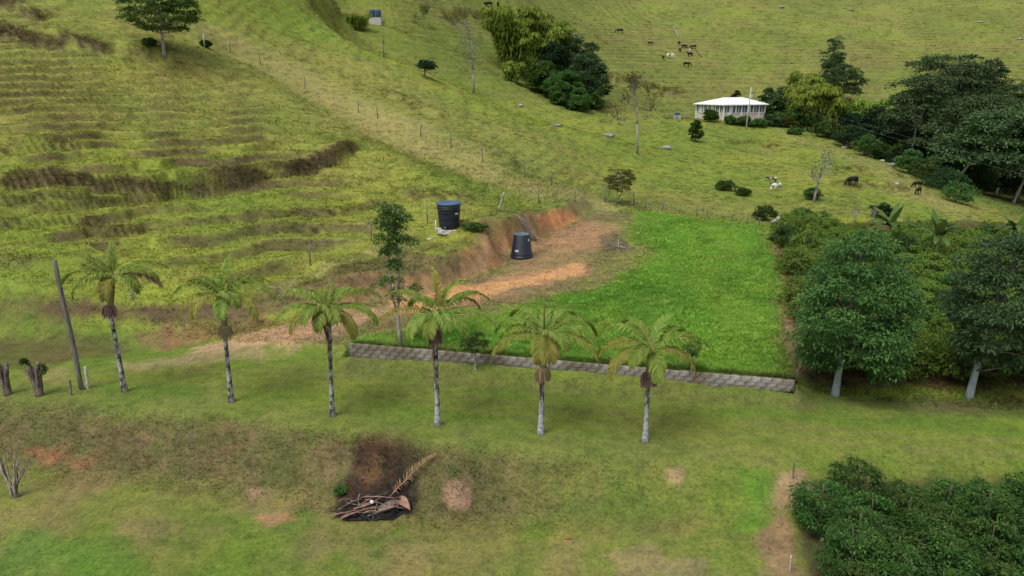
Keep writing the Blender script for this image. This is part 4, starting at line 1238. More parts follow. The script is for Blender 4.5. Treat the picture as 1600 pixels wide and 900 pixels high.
def sheath_piece(px, label, L, rz, seed, mat):
    b = Vector(hit(*px)); n = 10; v = []
    for i in range(n):
        t = i / (n - 1); w = .16 * math.sin(math.pi * (.15 + .8 * t)) ** .8
        for k in range(5):
            u = (k - 2) / 2
            v.append((L * (t - .5), w * u, .06 + .10 * math.sin(t * math.pi) + .05 * u * u * 2))
    f = [(i*5+k, i*5+k+1, (i+1)*5+k+1, (i+1)*5+k) for i in range(n-1) for k in range(4)]
    tag(ob('leaf_sheath', mesh('leaf_sheath', v, f, mat), loc=(b.x, b.y, b.z + .1), rot=(.3, 0, rz)), label, 'palm sheath')
sheath_piece((632,795), 'reddish-brown curled palm leaf base at the right end of the ash heap', .8, -.9, 1, MAT_DEAD)
sheath_piece((612,800), 'pale dry palm leaf base in the middle of the ash heap', .9, .5, 2, MAT_ASHY)
b = Vector(hit(582, 792)); mb = MB(); mb.lathe([(0, 0), (.055, 0), (.06, .01), (.06, .12), (.055, .13), (0, .125)], 14)
tag(ob('paint_tin', mb.mesh('paint_tin', MAT_PIPE), loc=(b.x, b.y - .1, b.z + .26), rot=(1.1, .4, .2)), 'small white tin lying on the burnt heap', 'tin')
b = Vector(hit(887, 843)); sheath_me = MB(); sheath_me.tube([(-.12, 0, .03), (0, .02, .045), (.12, 0, .03)], [.012, .035, .01], 6)
tag(ob('dead_leaf', sheath_me.mesh('dead_leaf', simple('orange_leaf', (.45,.16,.05), rough=.8)), loc=b), 'small orange dead leaf lying on the lower lawn', 'leaf')

# ------------------------------------------------------------------ trees
MAT_LEAF_DARK = foliage('leaf_dark_green', (.040,.098,.028), (.094,.188,.048), (.180,.275,.072), .3, .52, .14)
MAT_LEAF_BLUE = foliage('leaf_blue_green', (.040,.094,.040), (.086,.170,.064), (.150,.235,.088), .3, .5, .15)
MAT_LEAF_DEEP = foliage('leaf_deep_green', (.017,.040,.018), (.032,.066,.026), (.058,.100,.034), .18, .6, .12)
MAT_LEAF_COFFEE = foliage('coffee_leaf', (.024,.062,.014), (.050,.112,.020), (.140,.200,.034), .22, .42, .2)
MAT_LEAF_COFFEE2 = foliage('coffee_leaf_yellowish', (.068,.135,.022), (.145,.225,.034), (.26,.295,.05), .3, .5, .12)
MAT_LEAF_BAMBOO = foliage('bamboo_leaf', (.085,.150,.020), (.170,.255,.032), (.27,.33,.055), .35, .6, .1)
MAT_LEAF_FEATH = foliage('feathery_leaf', (.045,.090,.034), (.082,.138,.050), (.125,.180,.065), .25, .65, .1)
MAT_LEAF_OLIVE = foliage('leaf_olive', (.075,.085,.020), (.125,.125,.030), (.190,.130,.045), .25, .6, .15)
MAT_LEAF_BANANA = foliage('banana_leaf', (.050,.105,.020), (.095,.165,.032), (.180,.210,.045), .3, .45, .3)
MAT_TRUNKBLUE = simple('pale_blue_grey_bark', (.30,.36,.36), (.18,.22,.22), 5.0, .85, .3, stretch=(1,1,.4))
MAT_CULM = simple('bamboo_culm', (.16,.19,.07), (.10,.12,.05), 4.0, .5)
MAT_UMBR = simple('pale_umbrella_tree_bark', (.34,.33,.30), (.20,.19,.17), 4.0, .85, .2, stretch=(1,1,.4))

def limb_mesh(name, limbs, mat, seg=6):
    mb = MB()
    for P, r in limbs: mb.tube(P, r, seg)
    return mb.mesh(name, mat)

def clump_leaves(cs, rs, n_per, L, W, rng, flat=.6, up=.5, out=1.0, droop=.25, shell=.5, age_top=True, zlo=0, zhi=1):
    """leaf tufts around centres: rounded, flattened, leaves pointing outwards"""
    V = []; A = []
    for c, r in zip(cs, rs):
        n = int(n_per * rng.uniform(.75, 1.25))
        q = unit(rng.normal(0, 1, (n, 3))); q[:, 2] = np.where(q[:, 2] < -.2, -q[:, 2] * .6, q[:, 2])
        rad = r * (shell + (1 - shell) * rng.random(n)) [:, None]
        p = c + q * rad * np.array([1, 1, flat])
        d = q * out + np.array([0, 0, up]) + rng.normal(0, .45, (n, 3))
        v, f = leaves(p, d, L * rng.uniform(.7, 1.3, n), W * rng.uniform(.75, 1.25, n), rng, droop)
        V.append(v)
        base = rng.uniform(.0, .35)
        a = base + .45 * rng.random(n) + .25 * np.clip(q[:, 2], 0, 1) * rng.random(n)
        A.append(np.repeat(np.clip(a, 0, 1), 4))
    V = np.concatenate(V); A = np.concatenate(A)
    return V, np.arange(len(V)).reshape(-1, 4), A

def crown_centres(rng, n, H0, H1, prof, squash=1.0, lobes=.25, inner=.25, lean=(0, 0)):
    """clump centres in a body of revolution: prof = [(t, radius)] over the crown height"""
    t = rng.random(n * 3)
    pr = np.interp(t, [p[0] for p in prof], [p[1] for p in prof])
    keep = rng.random(n * 3) < (pr / pr.max()) ** 1.2 + .05
    t = t[keep][:n]; pr = pr[keep][:n]
    a = rng.random(len(t)) * 6.283
    ph = rng.random(3) * 6.283
    lob = 1 + lobes * (np.sin(a * 2 + ph[0] + t * 4) * .5 + np.sin(a * 3 + ph[1] - t * 6) * .5) + rng.normal(0, .08, len(t))
    rr = pr * lob * np.where(rng.random(len(t)) < inner, rng.uniform(.2, .75, len(t)), rng.uniform(.8, 1.02, len(t)))
    return np.c_[rr * np.cos(a) + lean[0] * t, rr * np.sin(a) * squash + lean[1] * t, H0 + (H1 - H0) * t]

def tree(name, label, base, H, crown_h0, prof, nclump, rclump, nleaf, L, W, mat, seed, trunk_r, bark=MAT_BARK, cat='tree', group=None,
         lean=(0, 0), nlimb=10, flat=.6, up=.5, droop=.25, inner=.25, squash=1.0, lobes=.25, rz=0, lean_top=None, limb_bark=None):
    rng = np.random.default_rng(seed)
    t = thing(name, label, cat, base, rz, group)
    c = crown_centres(rng, nclump, crown_h0, H - rclump * .6, prof, squash, lobes, inner)
    lt = lean if lean_top is None else lean_top
    c[:, 0] += lt[0]; c[:, 1] += lt[1]
    V, F, A = clump_leaves(c, rclump * rng.uniform(.7, 1.25, len(c)), nleaf, L, W, rng, flat, up, 1.0, droop)
    ob('crown', mesh('crown', V, F, mat, age=A, smooth=False), t)
    top = np.array([lt[0], lt[1], crown_h0 + (H - crown_h0) * .8])
    limbs = [(bez((0, 0, -.3), (lean[0] * .4, lean[1] * .4, H * .35), top, 9), np.linspace(trunk_r, trunk_r * .2, 9) + trunk_r * .35 * np.exp(-np.arange(9) * 1.8))]
    tr = limbs[0][0]
    for k in rng.choice(len(c), min(nlimb, len(c)), replace=False):
        e = c[k]; zz = np.clip(e[2] - rng.uniform(.15, .4) * (H - crown_h0) * .6, crown_h0 * .8, H)
        i = int(np.argmin(abs(tr[:, 2] - zz))); s = tr[i]
        limbs.append((bez(s, (s + e) / 2 + np.array([0, 0, .12 * (H - crown_h0) * rng.uniform(-.2, .6)]), e, 6), np.linspace(trunk_r * .26, trunk_r * .06, 6)))
    if limb_bark:                                   # the leader inside the crown is dark like the limbs
        P0, r0 = limbs[0]; k = int(np.argmin(abs(P0[:, 2] - crown_h0))) + 1
        limbs[0] = (P0[:k + 1], r0[:k + 1]); limbs.append((P0[k:], r0[k:] * .98))
    ob('trunk', limb_mesh('trunk', limbs[:1], bark, 9), t)
    if len(limbs) > 1: ob('limbs', limb_mesh('limbs', limbs[1:], limb_bark or bark, 5), t)
    return t

# the two big dark trees by the lane
def place(px, py_top):
    p = hit(*px); return p, height_to(px[0], py_top, p)
p, H = place((1304, 618), 348)
tree('broadleaf_tree', 'big dark green dome-shaped tree at the right end of the block wall', p, H, 1.15, [(0,1.3),(.12,1.85),(.3,2.08),(.55,1.85),(.75,1.35),(.92,.72),(1,.2)],
     210, .52, 115, .175, .076, MAT_LEAF_DARK, 301, .15, MAT_TRUNKBLUE, lean=(.25,.1), lean_top=(.35,.2), flat=.45, up=.2, droop=.4, lobes=.36, nlimb=26, inner=.2, limb_bark=MAT_BARK, group='big dark trees by the lane')
p, H = place((1513, 622), 352)
tree('broadleaf_tree', 'big dark green tree with pale leaning trunk at the right edge of the picture', p, H, 1.7, [(0,1.05),(.12,1.6),(.35,1.8),(.6,1.55),(.8,1.1),(.94,.6),(1,.2)],
     185, .52, 115, .175, .076, MAT_LEAF_BLUE, 302, .15, MAT_TRUNKBLUE, lean=(.4,.1), lean_top=(.75,.2), flat=.45, up=.2, droop=.4, lobes=.38, nlimb=26, inner=.2, limb_bark=MAT_BARK, group='big dark trees by the lane')
# slender tree in front of the clearing
p, H = place((627, 541), 308)
rng0 = np.random.default_rng(5)
def slender():
    t = thing('slender_tree', 'slender tree with sparse green leaf clusters between the third and fourth palms', 'tree', p)
    rng = np.random.default_rng(311)
    st = [np.array([0, 0, -.2])]; 
    path = np.array([(0,0,-.2),(-.05,0,.6),(-.1,0,1.5),(-.02,0,2.3),(.05,.05,H*.62),(-.05,.1,H*.8),(-.1,.1,H*.97)])
    path2 = np.array([(-.08,0,1.5),(-.35,.1,2.4),(-.40,.15,H*.7),(-.35,.15,H*.9)])
    limbs = [(path, np.linspace(.10,.02,7)), (path2, np.linspace(.055,.012,4))]
    cs = []
    for P_, lo in ((path, 2), (path2, 1)):
        for k in range(26):
            s = rng.uniform(lo, len(P_) - 1); i = int(s); q = P_[i] * (1 - s + i) + P_[min(i + 1, len(P_) - 1)] * (s - i)
            if q[2] < H * .36: continue
            a = rng.random() * 6.283; l = rng.uniform(.18, .62)
            e = q + np.array([math.cos(a) * l, math.sin(a) * l, rng.uniform(-.05, .3)])
            limbs.append((bez(q, (q + e) / 2 + [0, 0, .08], e, 4), np.linspace(.018, .006, 4))); cs.append(e)
    for e in ((.55,0,H*.38),(.75,.05,H*.40),(-.5,0,H*.93),(.15,0,H*.9),(-.1,0,H*.34),(.08,0,H*.31)): cs.append(np.array(e))
    limbs.append((bez((0,0,H*.42),(.35,0,H*.42),(.75,.05,H*.40),5), np.linspace(.03,.01,5)))
    V, F, A = clump_leaves(np.array(cs), rng.uniform(.22,.42,len(cs)), 80, .16, .07, rng, .7, .2, 1, .35)
    ob('crown', mesh('crown', V, F, MAT_LEAF_MID2, age=A, smooth=False), t)
    ob('trunk', limb_mesh('trunk', limbs, MAT_BARKG, 8), t)
MAT_LEAF_MID2 = foliage('leaf_fresh_green', (.050,.112,.028), (.105,.190,.046), (.175,.270,.070), .32, .5, .16)
slender()
p, H = place((743, 577), 516)
tree('shrub_tree', 'small round-headed bushy tree before the middle of the block wall', p, H, .72, [(0,.28),(.3,.50),(.6,.46),(.9,.25),(1,.1)], 46, .19, 55, .085, .04, MAT_LEAF_MID, 313, .06, MAT_BARKG, flat=.8)
p, H = place((1079, 592), 533)
tree('shrub_tree', 'thin small shrub half hidden behind the rightmost palm', p, H, .9, [(0,.2),(.4,.36),(.8,.3),(1,.1)], 20, .15, 45, .085, .04, MAT_LEAF_MID, 314, .05, MAT_BARKG, flat=.8)
p, H = place((257, 86), -42)
tree('pasture_tree', 'round green tree standing alone on the upper left pasture, cut by the top edge', p, H, 2.0, [(0,1.5),(.25,3.3),(.5,3.5),(.8,2.6),(1,.6)], 170, .62, 75, .26, .12, MAT_LEAF_MID2, 315, .17, MAT_BARKG, flat=.6, up=.4, lobes=.3)
p, H = place((664, 121), 94)
tree('pasture_tree', 'small dark round tree alone on the crest left of the bare tree', p, H, 1.0, [(0,.9),(.4,1.5),(.8,1.1),(1,.3)], 40, .5, 55, .28, .13, MAT_LEAF_DEEP, 316, .16, flat=.7, lobes=.5)
p, H = place((963, 318), 264)
tree('olive_tree', 'open flat-topped tree with reddish olive leaves behind the clearing', p, H, 1.0, [(0,.5),(.3,1.15),(.65,1.3),(1,.7)], 80, .30, 42, .16, .09, MAT_LEAF_OLIVE, 317, .055, MAT_BARKG, flat=.5, nlimb=40, lean=(.1,0), lean_top=(.2,0))

# ------------------------------------------------------------------ coffee bushes
def coffee_mesh(seed, H, R, n_cl, mat, L=.105, W=.046, nl=46):
    rng = np.random.default_rng(seed)
    c = crown_centres(rng, n_cl, H * .14, H * .93, [(0, R * .72), (.25, R), (.55, R * .92), (.8, R * .62), (1, R * .18)], lobes=.22, inner=.15)
    V, F, A = clump_leaves(c, .19 * rng.uniform(.75, 1.3, len(c)), nl, L, W, rng, .75, .25, 1.0, .45, .35)
    zt = np.clip(V[:, 2].reshape(-1, 4).mean(1) / H, 0, 1)
    A = np.clip(A * .8 + np.repeat(.30 * (zt > .7) * rng.random(len(zt)), 4), 0, 1)       # young leaves near the top
    limbs = [(bez((0, 0, -.15), (.03, .02, H * .5), (rng.normal(0, .05), rng.normal(0, .05), H * .95), 6), np.linspace(.03, .008, 6))]
    for e in c[:12]: limbs.append((bez((0, 0, e[2] * .8), e * .5 + [0, 0, e[2] * .45], e, 4), np.linspace(.012, .004, 4)))
    return mesh('leaves', V, F, mat, age=A, smooth=False), limb_mesh('stem', limbs, MAT_BARK, 5)
COF_LOW = [coffee_mesh(400 + i, 1.68, .80, 92, MAT_LEAF_COFFEE) for i in range(5)]
COF_UP = [coffee_mesh(420 + i, 1.9, 1.0, 80, MAT_LEAF_COFFEE if i == 3 else MAT_LEAF_COFFEE2, .14, .065, 36) for i in range(6)]
def coffee(x, y, var, s, label, group, rz):
    t = thing('coffee_bush', label, 'coffee bush', (x, y, gz(x, y)), rz, group)
    t.scale = (s[0], s[0], s[1])
    ob('leaves', var[0], t); ob('stem', var[1], t)
def in_poly(x, y, poly): return poly_sd(np.array([x]), np.array([y]), poly)[0] > 0
rngc = np.random.default_rng(44)
polyL = [at_z(px, py, -.9)[:2] for px, py in [(1266,832),(1280,798),(1345,790),(1420,790),(1500,792),(1560,792),(1800,802),(1900,1010),(1262,1010),(1278,900),(1272,860)]]
yy = 12.6
row = 0
while yy < 26:
    xx = 6.0 + (row % 2) * .6
    while xx < 26:
        x = xx + rngc.normal(0, .13); y = yy + rngc.normal(0, .13)
        if in_poly(x, y, polyL):
            coffee(x, y, COF_LOW[rngc.integers(5)], (rngc.uniform(.85, 1.15), rngc.uniform(.78, 1.12)), 'dark glossy coffee bush in the dense plot in the lower right corner', 'coffee bushes of the lower right plot', rngc.random() * 6.28)
        xx += 1.22
    yy += 1.06; row += 1
polyU = [at_z(px, py, .6)[:2] for px, py in [(1275,560),(1252,500),(1238,440),(1222,390),(1224,362),(1290,362),(1400,372),(1460,360),(1540,362),(1720,380),(1760,600),(1280,585)]]
yy = 28.2; row = 0
while yy < 58:
    xx = 12.0 + (row % 2) * .8
    while xx < 46:
        x = xx + rngc.normal(0, .2); y = yy + rngc.normal(0, .2)
        if in_poly(x, y, polyU) and x < .80 * y + 1:
            coffee(x, y, COF_UP[rngc.integers(6)], (rngc.uniform(.9, 1.25), rngc.uniform(.75, 1.2) * (1.15 if y > 46 else 1) * (1.2 if x < .36 * y + 1.5 and y > 36 else 1)), 'coffee bush in the plantation behind the two big dark trees', 'coffee bushes behind the big trees', rngc.random() * 6.28)
        xx += 1.7
    yy += 1.65; row += 1

# ------------------------------------------------------------------ banana plants
def banana_leaf(L, W, e0, droop, seed):
    rng = np.random.default_rng(seed); n = 10; v = []
    th = e0; p = np.zeros(3)
    for i in range(n):
        t = i / (n - 1); w = W * (math.sin(math.pi * min(1, .06 + .93 * t)) ** .55) * .5 if t > .12 else .015
        fold = .25 + .35 * t
        for u in (-1, 0, 1): v.append((p[0], u * w, p[2] - abs(u) * w * fold + rng.normal(0, .02)))
        th = e0 - droop * t ** 1.2; p = p + np.array([math.cos(th), 0, math.sin(th)]) * L / (n - 1)
    f = [(i*3+k, i*3+k+1, (i+1)*3+k+1, (i+1)*3+k) for i in range(n-1) for k in range(2)]
    return mesh('leaf', v, f, MAT_LEAF_BANANA, age=np.clip(np.repeat(rng.uniform(.2,.8), len(v)) + rng.normal(0,.08,len(v)), 0, 1))
BAN = [banana_leaf(1.9, .5, math.radians(e), math.radians(d), i) for i, (e, d) in enumerate([(70,70),(50,95),(30,90),(60,120),(80,40)])]
def banana(p, h, label, seed, s=1.0, group='banana plants'):
    rng = np.random.default_rng(seed); t = thing('banana_plant', label, 'banana plant', p, rng.random() * 6.28, group); t.scale = (s,) * 3
    mb = MB(); mb.tube([(0,0,-.2),(.02,0,h*.5),(0,.03,h)], [.11,.09,.05], 8); ob('stem', mb.mesh('stem', MAT_CULM), t)
    for k in range(11):
        ob('leaf', BAN[k % 5], t, (0, 0, h - .03), (0, 0, k * 2.4 + rng.normal(0, .3)), rng.uniform(.8, 1.1))
for px, Y, h, lab in ((1462, 45, 2.7, 'banana plant rising from the coffee between the two big dark trees'), (1385, 49, 2.5, 'banana plant just right of the top of the first big dark tree'), (1580, 50, 2.4, 'banana plant right of the second big dark tree top')):
    banana(stand(px, Y, 400), h, lab, int(px))
banana(stand(1590, 128, 318), 1.6, 'banana plant on the valley floor at the right edge', 99, 2.0)

# ------------------------------------------------------------------ bamboo
def bamboo(name, label, base, H, R, n, seed, mat=MAT_LEAF_BAMBOO, arch=.35, leaf=.55, per=120, group=None):
    rng = np.random.default_rng(seed); t = thing(name, label, 'bamboo', base, 0, group)
    limbs = []; Vs = []; As = []
    for k in range(n):
        a = rng.random() * 6.283; r0 = R * .55 * math.sqrt(rng.random()); h = H * rng.uniform(.62, 1.0); out = h * arch * rng.uniform(.35, 1.2)
        b0 = np.array([r0 * math.cos(a), r0 * math.sin(a) * .8, -.3])
        tip = b0 + np.array([math.cos(a) * out, math.sin(a) * out * .8, h * .93])
        P = bez(b0, b0 + np.array([math.cos(a) * out * .1, math.sin(a) * out * .1, h * .98]), tip, 9)
        P[-1][2] -= h * .08
        limbs.append((P, np.linspace(.07, .012, 9)))
        m = per; s = rng.uniform(.12, 1.0, m) ** .8
        q = np.stack([np.interp(s, np.linspace(0, 1, 9), P[:, j]) for j in range(3)], 1)
        aa = rng.random(m) * 6.283; rr = h * .085 * rng.uniform(.2, 1, m) * (1.25 - .5 * s)
        q = q + np.c_[rr * np.cos(aa), rr * np.sin(aa), -rr * .5]
        d = np.c_[np.cos(aa), np.sin(aa), rng.uniform(-1.1, -.1, m)]
        v, _ = leaves(q, d, leaf * rng.uniform(.6, 1.2, m), leaf * .30, rng, .45)
        Vs.append(v); base_a = rng.uniform(.1, .4); As.append(np.repeat(np.clip(base_a + .3 * rng.random(m) + .3 * s, 0, 1), 4))
    V = np.concatenate(Vs)
    ob('foliage', mesh('foliage', V, np.arange(len(V)).reshape(-1, 4), mat, age=np.concatenate(As), smooth=False), t)
    ob('culms', limb_mesh('culms', limbs, MAT_CULM, 5), t)
b0 = stand(806, 178, 120); bamboo('bamboo_clump', 'tall bright green bamboo clump at the top of the gully', b0, height_to(806, -8, b0), 6.5, 44, 501, per=420, leaf=.95)
b0 = stand(846, 176, 120); bamboo('bamboo_clump', 'bright bamboo plumes right beside the tall clump above the dark trees', b0, height_to(850, 12, b0), 5.5, 30, 502, per=400, leaf=.95)
b0 = stand(800, 166, 120); bamboo('bamboo_clump', 'low yellowish bamboo shoots at the foot of the tall clump', b0, height_to(800, 88, b0), 3.2, 18, 503, per=120, leaf=.7)
b0 = stand(1275, 158, 190); bamboo('bamboo_clump', 'bright green bamboo clump right of the white-roofed house', b0, height_to(1275, 118, b0), 6.0, 36, 504, per=380, leaf=.95)
b0 = stand(1245, 172, 190); bamboo('bamboo_clump', 'upright bamboo plumes just behind the garden right of the house', b0, height_to(1245, 98, b0), 3.5, 16, 505, arch=.2, per=320, leaf=.9)
b0 = stand(1345, 162, 200); bamboo('bamboo_clump', 'drooping bamboo clump between the house garden and the umbrella trees', b0, height_to(1345, 140, b0), 5.0, 24, 506, per=360, leaf=.9)
b0 = hit(558, 46); bamboo('bamboo_clump', 'small bright cane clump beside the two blue barrels on the upper slope', b0, height_to(558, 14, b0), 3.0, 22, 507, arch=.45, per=90, leaf=.7)

# ------------------------------------------------------------------ dark grove in the gully
def far_tree(px, Y, top, R, label, mat, seed, name='grove_tree', guess=140, h0=.18, n=110, L=.55, W=.32, nl=60, prof=None, group=None, rc=.30, flat=.7, **kw):
    b = stand(px, Y, guess); H = max(1.5, height_to(px, top, b))
    return tree(name, label, b, H, H * h0, prof or [(0,R*.75),(.2,R),(.5,R*.95),(.8,R*.65),(1,R*.2)], n, R * rc, nl, L, W, mat, seed, .02 * H + .05, cat='tree', group=group, flat=flat, nlimb=8, **kw)
GV = 'trees of the gully grove'
far_tree(862, 172, 62, 4.2, 'dark tree at the left of the gully grove, just below the bamboo', MAT_LEAF_DEEP, 601, group=GV)
far_tree(905, 174, 55, 4.6, 'tallest dark blue-green tree of the gully grove, right of the bamboo', MAT_LEAF_BLUE, 602, group=GV)
far_tree(915, 166, 80, 4.4, 'wide dark tree on the right side of the gully grove', MAT_LEAF_BLUE, 603, group=GV)
far_tree(850, 166, 95, 3.6, 'mid-green tree at the lower left of the gully grove', MAT_LEAF_MID, 604, group=GV)
far_tree(880, 162, 108, 3.6, 'dark tree in the middle front of the gully grove', MAT_LEAF_DARK, 605, group=GV)
far_tree(925, 170, 92, 3.4, 'dark tree at the right edge of the gully grove', MAT_LEAF_DEEP, 606, group=GV)
far_tree(880, 184, 48, 3.4, 'greyish tree behind the gully grove', MAT_LEAF_FEATH, 607, group=GV)
far_tree(905, 158, 138, 2.4, 'bright leafy bush at the foot of the gully grove', MAT_LEAF_MID2, 608, 'leafy_bush', h0=.05, n=60, group=GV)
far_tree(932, 162, 140, 1.8, 'small bright bush at the right foot of the gully grove', MAT_LEAF_MID2, 609, 'leafy_bush', h0=.05, n=50, group=GV)
far_tree(872, 158, 138, 1.6, 'low bright bush at the left foot of the gully grove', MAT_LEAF_MID2, 610, 'leafy_bush', h0=.05, n=40, group=GV)

# ------------------------------------------------------------------ bare trees
def twig_tree(name, label, base, H, seed, spread=.35, r=.16, start=.3, depth=4, mat=MAT_BARKG, leaf=None, nleaf=0, L=.3, lean=0.0, cat='tree', upright=.7):
    rng = np.random.default_rng(seed); t = thing(name, label, cat, base)
    limbs = []; tips = []
    def grow_(p, d, l, rad, k):
        e = p + d * l; mid = (p + e) / 2 + rng.normal(0, l * .05, 3)
        limbs.append((bez(p, mid, e, 4), np.linspace(rad, rad * .62, 4)))
        if k == 0: tips.append(e); return
        for j in range(rng.integers(2, 4)):
            nd = unit(d * upright + rng.normal(0, spread, 3) + np.array([0, 0, .18])); grow_(e, nd, l * rng.uniform(.55, .85), rad * .6, k - 1)
        if k >= 2:
            nd = unit(d * .4 + rng.normal(0, spread * 1.3, 3) + np.array([0, 0, .1])); grow_((p + e) / 2, nd, l * .6, rad * .45, k - 2)
    d0 = unit(np.array([lean, 0, 1.0]))
    trunk_top = d0 * H * start
    limbs.append((np.array([(0, 0, -.3), trunk_top * .5 + rng.normal(0, .03, 3), trunk_top]), [r * 1.15, r, r * .85]))
    grow_(trunk_top, d0, H * .24, r * .8, depth)
    for j in range(2): grow_(trunk_top * rng.uniform(.75, .98), unit(d0 * .5 + rng.normal(0, .5, 3) + [0, 0, .3]), H * .18, r * .4, depth - 1)
    ob('trunk', limb_mesh('trunk', limbs[:1], mat, 7), t)
    ob('branches', limb_mesh('branches', limbs[1:], mat, 4), t)
    if leaf is not None:
        tp = np.array(tips); tp = tp[rng.integers(0, len(tp), nleaf)] + rng.normal(0, H * .035, (nleaf, 3))
        v, f = leaves(tp, rng.normal(0, 1, (nleaf, 3)), L * rng.uniform(.6, 1.2, nleaf), L * .5, rng)
        ob('crown', mesh('crown', v, f, leaf, age=np.repeat(rng.random(nleaf), 4), smooth=False), t)
    return t
MAT_TWIG = simple('pale_twigs', (.33,.31,.29), (.22,.20,.19), 5.0, .9)
p, H = place((740, 146), 36); twig_tree('bare_tree', 'bare grey upright tree on the crest left of the bamboo', p, H, 701, .30, .22, .34, 5, MAT_TWIG, MAT_LEAF_FEATH, 260, .3)
p, H = place((1271, 316), 236); twig_tree('bare_tree', 'leafless pale tree on the lower pasture right of the spotted cows', p, H, 702, .34, .13, .26, 5, MAT_TWIG, MAT_LEAF_FEATH, 200, .25, lean=.15)
p, H = place((996, 240), 128); twig_tree('thin_tree', 'thin leaning tree with wispy leaves above the pale boulder', p, H, 703, .22, .16, .42, 4, MAT_TWIG, MAT_LEAF_OLIVE, 520, .42, lean=-.06, upright=1.0)
p, H = place((1335, 346), 316); twig_tree('dead_shrub', 'grey dry shrub behind the coffee, left of the round bush', p, H, 704, .5, .05, .2, 5, MAT_TWIG, None, 0, .2, cat='shrub')
p, H = place((1362, 346), 314); twig_tree('dead_shrub', 'grey leaning dry shrub touching the dark round bush', p, H, 705, .4, .05, .2, 5, MAT_TWIG, None, 0, .2, lean=.3, cat='shrub')
p, H = place((660, 40), 5); twig_tree('young_tree', 'slim young tree on the slope right of the blue barrels', p, H, 706, .4, .08, .3, 4, MAT_TWIG, MAT_LEAF_MID, 420, .4)
p, H = place((600, 90), 58); twig_tree('dead_snag', 'thin dead snag on the crest below the blue barrels', p, H, 707, .3, .09, .7, 1, MAT_BARK, None, 0, .2, cat='snag')
p, H = place((210, 478), 448); twig_tree('dead_shrub', 'small dry shrub on the earth bank behind the first palm', p, H, 708, .5, .03, .3, 4, MAT_BARKG, MAT_LEAF_MID, 60, .1, cat='shrub')

# ------------------------------------------------------------------ umbrella trees and dark trees of the valley
def umbrella(label, base, H, seed, tiers, lean, r, mat=MAT_LEAF_FEATH, name='umbrella_tree'):
    """leaning pale stem forking into flat layers of feathery leaves; tiers = (dx, dy, height fraction, radius)"""
    rng = np.random.default_rng(seed); t = thing(name, label, 'tree', base, 0, 'umbrella trees of the valley')
    fork = np.array([lean[0] * .45, lean[1] * .45, H * .45])
    limbs = [(bez((0, 0, -.5), fork * np.array([.35, .35, .5]), fork, 7), np.linspace(r, r * .7, 7))]
    Vs = []; As = []
    for dx, dy, hf, R in tiers:
        c = np.array([lean[0] * hf + dx, lean[1] * hf + dy, H * hf])
        limbs.append((bez(fork, (fork + c) / 2 + np.array([0, 0, -H * .03]), c - np.array([0, 0, .5]), 7), np.linspace(r * .55, r * .15, 7)))
        for k in range(7):
            a = rng.random() * 6.283; e = c + np.array([math.cos(a) * R * .8, math.sin(a) * R * .8, -.1])
            limbs.append((bez(c - np.array([0, 0, .9]), c + (e - c) * .4 + [0, 0, -.2], e, 5), np.linspace(r * .2, r * .05, 5)))
        n = int(420 * R * R / 9)
        ph = rng.random() * 6.28
        for q in range(n):
            pass
        a = rng.random(n) * 6.283; rr = R * np.sqrt(rng.random(n)) * (1 + .28 * np.sin(a * 3 + ph) + .15 * np.sin(a * 5 + 2 * ph))
        z = -.16 * (rr / R) ** 2 * R + rng.normal(0, .30, n)
        p = c + np.c_[rr * np.cos(a), rr * np.sin(a), z]
        v, _ = leaves(p, np.c_[np.cos(a), np.sin(a), rng.normal(0, .18, n)] + rng.normal(0, .35, (n, 3)), .62 * rng.uniform(.6, 1.2, n), .30, rng, .12)
        Vs.append(v); As.append(np.repeat(np.clip(rng.uniform(.1, .35) + .5 * rng.random(n), 0, 1), 4))
    V = np.concatenate(Vs)
    ob('crown', mesh('crown', V, np.arange(len(V)).reshape(-1, 4), mat, age=np.concatenate(As), smooth=False), t)
    ob('trunk', limb_mesh('trunk', limbs, MAT_UMBR, 6), t)
def umb(px, Y, top, label, seed, lean, nt, r=.3, R0=3.6):
    b = stand(px, Y, 280); H = height_to(px, top, b); rng = np.random.default_rng(seed)
    tiers = []
    for k in range(nt):
        f = 1.0 - .55 * (k / max(1, nt - 1)) * rng.uniform(.85, 1.1); a = k * 2.4 + rng.random()
        d = (1.5 + 4.2 * (k / nt)) * rng.uniform(.7, 1.2)
        tiers.append((d * math.cos(a), d * math.sin(a) * .8, min(f, .985), R0 * 1.3 * rng.uniform(.75, 1.2)))
    umbrella(label, b, H, seed, tiers, lean, r)
umb(1417, 136, 118, 'leftmost umbrella tree of the valley, straight pale trunk', 801, (.6, 0), 12, .20, 2.8)
umb(1440, 140, 96, 'umbrella tree leaning right, second from the left in the valley', 802, (6.5, 0), 14, .22, 3.0)
umb(1452, 126, 150, 'umbrella tree with two long leaning pale stems in mid valley', 803, (7.5, 0), 15, .22, 2.9)
umb(1490, 118, 172, 'largest spreading umbrella tree with forked pale trunk', 804, (6.5, -2), 18, .26, 3.1)
umb(1560, 138, 128, 'umbrella tree crown at the right edge of the valley', 805, (5, 0), 15, .24, 3.4)
umb(1470, 158, 86, 'flat wispy umbrella crown standing out against the far pasture', 806, (-6, 0), 12, .22, 3.2)
umb(1590, 116, 200, 'low umbrella tree crown at the right edge above the banana plant', 807, (4, 0), 13, .24, 2.9)
DV = 'dark trees of the valley'
far_tree(1500, 172, 82, 5.6, 'tall dense dark tree behind the umbrella trees', MAT_LEAF_DEEP, 811, guess=200, n=170, group=DV)
far_tree(1535, 178, 92, 5.2, 'second dense dark tree behind the umbrella trees, on the right', MAT_LEAF_DEEP, 812, guess=200, n=150, group=DV)
